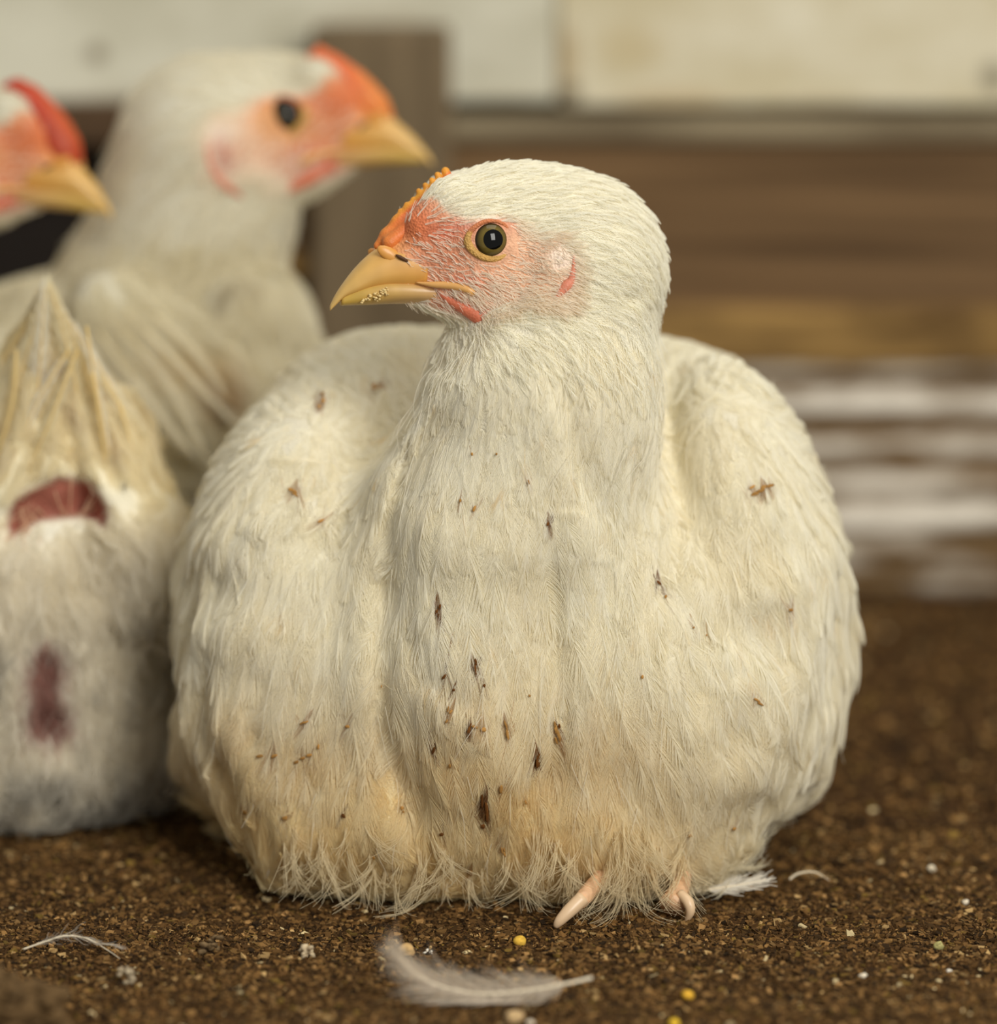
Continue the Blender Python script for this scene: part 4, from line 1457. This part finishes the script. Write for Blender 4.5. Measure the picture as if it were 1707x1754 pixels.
# ------------------------------------------------------------------ hen with its tail towards the viewer
def hen_tail():
    base = WORLD(FR(30, 1400, 620)); base[2] = 0
    rt = root('hen', base, 'white hen seen from behind at the left, raised pointed tail and bare red skin below', 'hen')
    prims = [
        ell(30, 1020, 690, 288, 330, 300, k=60),
        ell(-200, 1000, 960, 230, 310, 300, k=90),
        ell(35, 1250, 640, 268, 190, 220, k=50),
        ell(80, 985, 500, 170, 100, 90, k=50),
        ell(214, 880, 560, 98, 235, 180, 12, k=36),
        cone((82, 500, 400, 6), (70, 780, 540, 186), k=32),
    ]
    BARE = [(12, 885), (30, 852), (100, 816), (158, 828), (190, 880), (182, 905), (140, 884), (60, 893), (18, 925)]
    BARE2 = [(72, 1128), (96, 1132), (98, 1190), (80, 1215), (112, 1240), (92, 1262), (58, 1250), (66, 1200), (60, 1160)]
    def disp(P):
        px, py = pic(P)
        o = 30 * (noise3(P, 100, 17) - 0.5) * sstep(700, 900, py) + 16 * (noise3(P, 48, 19) - 0.5) * sstep(900, 1050, py)
        th = np.arctan2(px - 82, np.maximum(py - 470, 5))
        o = o - 20 * (0.5 + 0.5 * np.cos(th * 30 + 5 * noise3(P, 120, 44))) ** 2 * sstep(900, 820, py) * sstep(500, 600, py)
        o = o - 34 * sstep(-14, 16, poly_dist(px, py, BARE)) * (P[..., 2] < 620) - 26 * sstep(-10, 10, poly_dist(px, py, BARE2)) * (P[..., 2] < 640)
        return o
    f = Field(prims, np.array([-1750, -740, 330.]), np.array([-480, 470, 1750.]), 12.0, disp)
    V, Q = f.surface()
    def tint(P):
        px, py = pic(P)
        k = sstep(960, 820, py)
        k = np.clip(k + 0.7 * (fbm3(P, 80, 51) - 0.5), 0, 1)[..., None]
        c = srgb(242, 236, 220) * (1 - k) + srgb(242, 232, 200) * k
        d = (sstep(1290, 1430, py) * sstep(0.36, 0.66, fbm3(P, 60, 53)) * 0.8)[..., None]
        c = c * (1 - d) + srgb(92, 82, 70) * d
        g = (sstep(0.60, 0.78, fbm3(P, 46, 57)) * sstep(1040, 1120, py) * 0.5)[..., None]
        c = c * (1 - g) + srgb(128, 116, 98) * g
        y = (sstep(0.62, 0.76, fbm3(P, 30, 58)) * sstep(900, 700, py) * 0.5)[..., None]
        c = c * (1 - y) + srgb(196, 160, 98) * y
        r_ = (0.8 * sstep(-30, 4, poly_dist(px, py, BARE2)) * (P[..., 2] < 680))[..., None]
        return c * (1 - r_) + srgb(158, 84, 70) * r_
    px, py = pic(V)
    red = np.maximum(sstep(-7, 7, poly_dist(px, py, BARE)), sstep(-7, 7, poly_dist(px, py, BARE2)))[:, None] * (V[:, 2] < 680)[:, None]
    sk = (srgb(160, 96, 80) * np.ones((len(V), 3))) * (0.75 + 0.5 * noise3(V, 22, 6))[:, None]
    fast_mesh('body', WORLD(V), Q, M_BODY, rt, tint(V) * (1 - red) + sk * red, True)
    P = scatter(V, Q, lambda F: np.where((poly_dist(*pic(F), BARE) > 2) | (poly_dist(*pic(F), BARE2) > 4) | (floor_h(F) < 18) | (F[:, 2] > 1000), 5000.0, 27.0), 2.8)
    px, py = pic(P)
    m = len(P)
    tail = sstep(900, 820, py)
    t = np.zeros((m, 3))
    tip = FR(84, 490, 380)
    up = unit(tip - P)
    t = up * tail[:, None] + np.stack([0.5 * (px - 60) / 250, -np.ones(m), -0.1 * np.ones(m)], 1) * (1 - tail)[:, None]
    t += rng.normal(0, 0.16, t.shape)
    sets = []
    for sel, w, lf, nb, rd in ((tail > 0.5, 0.05, 0.06, 36, 0.6), (tail <= 0.5, 0.26, 0.14, 34, 0.6)):
        L = rng.uniform(75, 135, m)[sel]
        A, R, fi = feathers(f, P[sel], t[sel], L, L * np.where(w > 0.1, 0.45, 0.30), nb, K=5, h0=2, lift=lf, jit=0.08, wisp=w, rad=rd)
        hh = floor_h(A); A[..., 1] += np.maximum(0, 6 - hh)
        sets.append((A, R, tint(A[:, 2]) * (0.92 + 0.1 * rng.random((len(A), 1)))))
    emit('plumage', sets, M_FEATHER, rt)
    # loose barbs straying across the bare patch
    a = rng.random(90)
    q0 = FR_arr(np.stack([10 + 180 * a, 812 + 60 * np.abs(a - 0.55) * 2 + rng.normal(0, 12, 90), np.full(90, 470.0)], 1))
    _, g0 = f.sample(q0)
    kap = np.linspace(0, 1, 5)
    G = q0[:, None] + (np.stack([rng.normal(0, 0.35, 90), -np.ones(90), 0 * a], 1) * rng.uniform(30, 85, (90, 1)))[:, None] * kap[None, :, None]
    s_, g_ = f.sample(G); G = G + g_ * ((2 + 14 * kap * (1 - kap))[None] - s_)[..., None]
    sets.append((G, 1.5 * np.linspace(1, 0.4, 5)[None] * np.ones((90, 1)), np.ones((90, 3)) * srgb(226, 190, 160)))
    strands_obj('stray_barbs', WORLD(sets[-1][0]), sets[-1][1] * S, sets[-1][2], M_FEATHER, rt)
    # fluff hanging round the rump
    cand = scatter(V, Q, lambda F: np.where((pic(F)[1] > 1040) & (floor_h(F) > 8) & (F[:, 2] < 760) & (poly_dist(*pic(F), BARE2) < -12), 40.0, 5000.0), 2.6)
    m = len(cand)
    _, n = f.sample(cand)
    px, py = pic(cand)
    t = np.stack([0.6 * (px - 60) / 250 + 0.35 * rng.normal(0, 1, m), -np.ones(m), -0.2 + 0.25 * rng.normal(0, 1, m)], 1)
    L = rng.uniform(60, 130, m)
    A, R, fi = feathers(f, cand, t, L, L * 0.5, 26, K=5, h0=3, lift=0.30, stick=0.35, wisp=0.42, jit=0.16, rad=0.6)
    hh = floor_h(A); A[..., 1] += np.maximum(0, 6 - hh)
    emit('rump_fluff', [(A, R, tint(A[:, 2]))], M_FEATHER, rt)
    # the quills of the tail
    rows = [((150, 800, 470), (128, 640, 410), (86, 487, 360), 46), ((62, 800, 440), (70, 640, 400), (80, 492, 360), 44), ((205, 790, 480), (150, 640, 425), (90, 500, 368), 34),
            ((10, 770, 470), (40, 640, 415), (76, 505, 368), 42), ((262, 810, 500), (190, 660, 450), (108, 530, 392), 30),
            ((-60, 760, 520), (-10, 650, 460), (60, 540, 400), 42), ((288, 900, 510), (250, 770, 490), (176, 650, 440), 32),
            ((150, 560, 372), (170, 680, 392), (196, 812, 430), 20), ((160, 640, 380), (178, 760, 400), (186, 872, 440), 16), ((135, 600, 372), (80, 740, 380), (14, 890, 420), 24),
            ((120, 600, 380), (66, 690, 390), (38, 770, 400), 22), ((30, 600, 385), (24, 690, 390), (-8, 800, 400), 26), ((205, 690, 420), (232, 800, 440), (196, 892, 450), 18)]
    for q, r in enumerate(rows):
        A, R, C, path = free_feather(FR_arr(r[:3]) - np.array([0, 0, 22.0]), r[3], (0.05 + 0.3 * rng.normal(), 0.1, -1), nb=90, rad=0.8, wisp=0.035, phi0=32, phi1=14, bare=0.04, cup=0.12)
        tn = (srgb(244, 235, 202), srgb(250, 246, 230), srgb(226, 208, 160))[q % 3]
        rt_ = strands_obj('tail_feather', WORLD(A), R * S, C * tn / WHITE, M_FEATHER, rt)
        V2, F2 = tube(path, np.linspace(3.0, 0.8, len(path)), 6)
        qo = mesh_obj('quill', WORLD(V2), F2, M_BEAK, rt_, np.ones((len(V2), 3)) * srgb(226, 196, 128))
    return rt
hen_tail()

# ------------------------------------------------------------------ the sitting hen's toes
def toe(path, rad, claw, crad):
    V, Fc = tube(interp_rows(FR_arr(path), 14), np.interp(np.linspace(0, 1, 14), np.linspace(0, 1, len(rad)), rad), 14)
    cols = (srgb(216, 174, 134) * np.ones((len(V), 3))) * (0.85 + 0.3 * noise3(V, 8, 3))[:, None]
    o = mesh_obj('toe', WORLD(V), Fc, M_TOE, hen_root, cols)
    fix_normals(o)
    V, Fc = tube(interp_rows(FR_arr(claw), 12), np.interp(np.linspace(0, 1, 12), np.linspace(0, 1, len(crad)), crad), 12)
    c = mesh_obj('claw', WORLD(V), Fc, M_BEAK, o, np.ones((len(V), 3)) * srgb(222, 190, 152))
    fix_normals(c)
d1 = floor_d(1590)
toe([(1030, 1500, d1 + 90), (1006, 1530, d1 + 34), (990, 1548, d1 + 10)], [13, 15, 12], [(998, 1538, d1 + 10), (975, 1560, d1), (958, 1578, d1 - 4), (951, 1588, d1 - 2)], [13, 12, 9, 4])
d2 = floor_d(1572)
toe([(1170, 1500, d2 + 80), (1162, 1528, d2 + 34), (1150, 1551, d2 + 4)], [14, 18, 23], [(1164, 1530, d2), (1178, 1545, d2 - 14), (1182, 1562, d2 - 16), (1174, 1580, d2 - 6)], [8, 10, 8, 2.5])

# ------------------------------------------------------------------ things lying on the litter
def fallen(name, label, cat, path_px, width, group=None, quill=None, **kw):
    col = kw.pop('col', None)
    A, R, C, path = free_feather(FR_arr(path_px), width, kw.pop('normal', (0, 0.35, -1)), col=col, **kw)
    hh = floor_h(A) + 0
    A[..., 1] += np.maximum(0, 10 - hh)
    base = WORLD(path[0]); 
    rt = root(name, base, label, cat, group)
    strands_obj('vane', WORLD(A), R * S, C, M_FEATHER, rt)
    V, Fc = tube(path, np.linspace(quill or 2.6, 0.6, len(path)), 8)
    mesh_obj('quill', WORLD(V), Fc, M_BEAK, rt, np.ones((len(V), 3)) * srgb(232, 218, 190))
    return rt
dF = floor_d(1726)
fallen('fallen_feather', 'pale curved downy feather lying alone on the brown litter in front of the sitting hen', 'feather',
       [(1014, 1675, dF), (965, 1686, dF - 4), (900, 1697, dF), (820, 1702, dF + 4), (750, 1688, dF + 6), (705, 1662, dF), (682, 1636, dF - 6)], 66,
       nb=300, rad=0.44, wisp=0.22, phi0=66, phi1=14, bare=0.14, curl=0.45, col=srgb(226, 214, 196),
       prof=lambda t: 0.95 * np.sin(np.pi * np.clip((t - 0.1) * 0.95, 0, 1)) ** 0.55 * (1 - 0.35 * t), quill=3.0)
dW = floor_d(1538)
fallen('broken_feather', 'white ragged feather sticking out from under the sitting hen beside its toe', 'feather',
       [(1168, 1531, dW - 8), (1210, 1524, dW - 6), (1260, 1517, dW - 4), (1312, 1507, dW)], 30, nb=26, rad=1.5, wisp=0.10, phi0=34, phi1=12, bare=0.28,
       prof=lambda t: 0.5 + 0.9 * (t < 0.8), col=srgb(250, 244, 230), quill=4.0, normal=(0, 0.7, -0.7))
dS = floor_d(1512)
fallen('curled_feather', 'tiny tan curled feather on the litter to the right of the sitting hen', 'feather',
       [(1352, 1506, dS), (1368, 1496, dS), (1395, 1494, dS), (1420, 1508, dS)], 10, nb=18, rad=0.8, wisp=0.3, col=srgb(206, 176, 128), quill=2.4)
dL = floor_d(1628)
fallen('downy_wisp', 'thin grey downy wisp caught on the dark litter below the tail-up hen', 'feather',
       [(40, 1626, dL), (80, 1612, dL), (112, 1603, dL), (150, 1608, dL), (185, 1628, dL), (205, 1642, dL - 20)], 22, nb=34, rad=0.55, wisp=0.35, phi0=30, phi1=10, curl=0.3,
       col=srgb(206, 196, 180), quill=1.6)

def crumb(name, label, cat, px, py, r, col, squash=0.7, group=None, rough=0.25, seed=0):
    d = floor_d(py + r * 0.6)
    c = FR(px, py, d)
    w = WORLD(c); gz = ground_z(np.array([w[0]]), np.array([w[1]]))[0]
    V, Fc = ico_blob(np.zeros(3), (r, r * squash, r * 0.9), None, 16, 12)
    if rough > 0.45 or r > 50:
        rr = np.random.default_rng(seed)
        parts = []
        for q in range(90 if r > 50 else 16):
            off = rr.normal(0, 0.42, 3) * np.array([r, r * squash, r * 0.7])
            if r > 50:
                off = unit(rr.normal(0, 1, 3)) * np.array([r, r * squash, r * 0.9]) * rr.uniform(0.75, 1.0)
            q0 = r * rr.uniform(0.10, 0.22) if r > 50 else r * rr.uniform(0.14, 0.34)
            pv, pf = ico_blob(np.zeros(3), (q0, q0 * rr.uniform(.5, 1), q0), None, 8, 6)
            parts.append((pv * (1 + 0.9 * (noise3(pv + 50 * q, max(q0, 2), q) - 0.5))[:, None] + off, pf))
        if r > 50:
            parts.append((V * 0.9, Fc))
        V, Fc = join(parts)
    n = fbm3(V, max(r * 0.8, 3), 60 + seed, 2) - 0.5
    V = V * (1 + 2 * rough * n)[:, None] + c
    lift = (gz - WORLD(V)[:, 2].min()) / S
    W = WORLD(V); W[:, 2] += lift * S - 0.0004
    cols = (np.array(col) * np.ones((len(V), 3))) * (0.55 + 0.9 * noise3(V, min(max(r * 0.3, 2), 9), seed))[:, None]
    cen = W.mean(0)
    o = mesh_obj(name, W - cen, Fc, M_LITTER, None, cols)
    o.location = cen
    fix_normals(o)
    return tag(o, label, cat, group)
G = 'crumbs on the litter'
crumb('feed_grain', 'yellow feed grain below the nearer pink claw of the sitting hen', 'grain', 890, 1604, 11, srgb(224, 180, 72), 0.9, G, 0.1, 1)
crumb('feed_grain', 'yellow feed grain to the right of the long pale feather', 'grain', 1177, 1702, 11, srgb(222, 172, 60), 0.75, G, 0.2, 2)
crumb('feed_grain', 'yellow feed grain at the lower edge of the picture', 'grain', 1155, 1748, 9, srgb(226, 184, 56), 0.8, G, 0.15, 3)
crumb('wood_chip', 'flat tan chip above the curled tip of the long pale feather', 'chip', 696, 1617, 15, srgb(196, 160, 106), 0.7, G, 0.4, 4)
crumb('shell_flake', 'small white flake beside the flat tan chip', 'flake', 735, 1615, 9, srgb(236, 228, 212), 0.7, G, 0.5, 5)
crumb('dropping', 'whitish crumbly dropping on the litter left of centre', 'dropping', 522, 1618, 22, srgb(204, 184, 150), 0.5, G, 0.6, 6)
crumb('dropping', 'whitish crumbly dropping just right of the grey downy wisp', 'dropping', 218, 1662, 20, srgb(176, 160, 132), 0.8, G, 0.6, 7)
crumb('litter_clod', 'grey-brown clod between the two whitish droppings', 'clod', 362, 1612, 22, srgb(122, 100, 70), 0.8, G, 0.5, 8)
crumb('litter_clod', 'large blurred brown clod filling the lower left corner', 'clod', 20, 1728, 88, srgb(98, 76, 48), 0.62, None, 0.35, 9)
crumb('wood_chip', 'round tan chip under the middle of the long pale feather', 'chip', 880, 1738, 15, srgb(190, 160, 116), 0.8, G, 0.35, 10)
crumb('shell_flake', 'small white flake right of the round tan chip', 'flake', 908, 1742, 8, srgb(222, 208, 184), 0.6, G, 0.4, 11)
crumb('shell_flake', 'white flake on the litter far right beside a pale green chip', 'flake', 1626, 1646, 6, srgb(230, 222, 206), 0.6, G, 0.4, 12)
crumb('green_chip', 'pale green chip near the right edge of the litter', 'chip', 1607, 1610, 9, srgb(168, 160, 104), 0.9, G, 0.4, 13)
crumb('shell_flake', 'white flake near the top right of the litter, farthest from the viewer', 'flake', 1596, 1483, 8, srgb(214, 200, 172), 0.9, G, 0.4, 14)
crumb('shell_flake', 'white flake midway down the right side, above the pale green chip', 'flake', 1653, 1535, 7, srgb(214, 200, 176), 0.8, G, 0.4, 15)
crumb('shell_flake', 'white flake standing by itself right of the yellow grain', 'flake', 1478, 1661, 8, srgb(226, 214, 190), 0.6, G, 0.4, 16)

# bits of dirt caught in the breast feathers
def on_surface(px, py, h):
    dd = np.linspace(-260, 520, 400)
    q = np.stack([FR(px, py, d) for d in dd])
    sv = hen_field.sample(q, False)
    k = np.argmax(sv < h)
    return q[k] if (sv < h).any() else None
parts, cols = [], []
rr = np.random.default_rng(12)
for (x, y, a, b, tl, st) in SPECKS:
    nfl = 1 if a * b < 60 else (3 if a * b < 160 else 6)
    for q in range(nfl):
        c, sn = math.cos(math.radians(tl)), math.sin(math.radians(tl))
        ox, oy = (rr.normal(0, a * 0.45), rr.normal(0, b * 0.45)) if nfl > 1 else (0, 0)
        p = on_surface(x + ox * c - oy * sn, y + ox * sn + oy * c, 9.0)
        if p is None: continue
        k = 0.8 if nfl == 1 else 0.42
        ra, rb = max(a * k * rr.uniform(0.7, 1.1), 1.6), max(b * k * rr.uniform(0.6, 1.1), 2.0)
        th = math.radians(tl + rr.normal(0, 9))
        A = np.array([[math.cos(th), math.sin(th), 0], [-math.sin(th), math.cos(th), 0], [0, 0, 1.0]])
        v, fcs = ico_blob(np.zeros(3), (ra, rb, 1.6), A, 9, 7)
        v = v * (1 + 0.8 * (noise3(v + 40 * len(parts), 5, 3) - 0.5))[:, None]
        _, g = hen_field.sample(p[None])
        v[:, 2] += (-(v[:, 0] * g[0, 0] + v[:, 1] * g[0, 1]) / min(g[0, 2], -0.3))
        parts.append((v + p, fcs))
        dk = srgb(104, 64, 26) if st > 0.75 else srgb(168, 124, 66)
        cols.append(np.ones((len(v), 3)) * dk * rr.uniform(0.75, 1.25))
V, Fc = join(parts)
df = mesh_obj('dirt_flecks', WORLD(V), Fc, M_LITTER, hen_root, np.concatenate(cols))
fix_normals(df)
df['kind'] = 'stuff'
df['label'] = 'brown flecks of dirt stuck in the breast feathers'
# feed crumbs on the beak
parts = []
for q in range(40):
    u = rr.uniform(618, 668); v_ = 521 - (u - 618) * 0.36 + rr.normal(0, 3.5)
    l = np.interp(u, [588, 608, 635, 665, 710], [8, 19, 28, 37, 45])
    c = hen_head.T(hc(u, v_, l + rr.uniform(-1, 2)))
    r0 = rr.uniform(1.2, 3.4)
    v, fcs = ico_blob(c, (r0, r0 * rr.uniform(.6, 1), r0), None, 7, 5)
    parts.append((v, fcs))
V, Fc = join(parts)
W = WORLD(V); cen = W.mean(0)
fc = mesh_obj('feed_crumbs', W - cen, Fc, M_LITTER, None, np.ones((len(V), 3)) * srgb(222, 196, 138))
fc.location = cen
fix_normals(fc)
tag(fc, 'pale feed crumbs stuck along the yellow beak of the sitting hen', 'crumbs', kind='stuff')
# trailing wing feathers of the hen behind
h2root = [o for o in bpy.data.objects if o.get('label', '').startswith('white hen behind')][0]
for q, (a_, b_, c_, w_) in enumerate((((190, 545, 935), (280, 650, 905), (356, 790, 905), 34), ((215, 530, 935), (310, 630, 905), (392, 716, 915), 28), ((170, 570, 935), (250, 680, 905), (326, 775, 900), 34),
                                      ((240, 520, 945), (330, 600, 920), (398, 700, 940), 26))):
    A, R, C, path = free_feather(FR_arr((a_, b_, c_)), w_, (0.1, 0.15, -1), nb=70, rad=1.0, wisp=0.04, phi0=34, phi1=14, bare=0.04, cup=0.15)
    o = strands_obj('wing_feather', WORLD(A), R * S, C * np.array([0.97, 0.95, 0.9]), M_FEATHER, h2root)
    V, Fc = tube(path, np.linspace(3, 0.9, len(path)), 6)
    mesh_obj('quill', WORLD(V), Fc, M_BEAK, o, np.ones((len(V), 3)) * srgb(236, 220, 176))
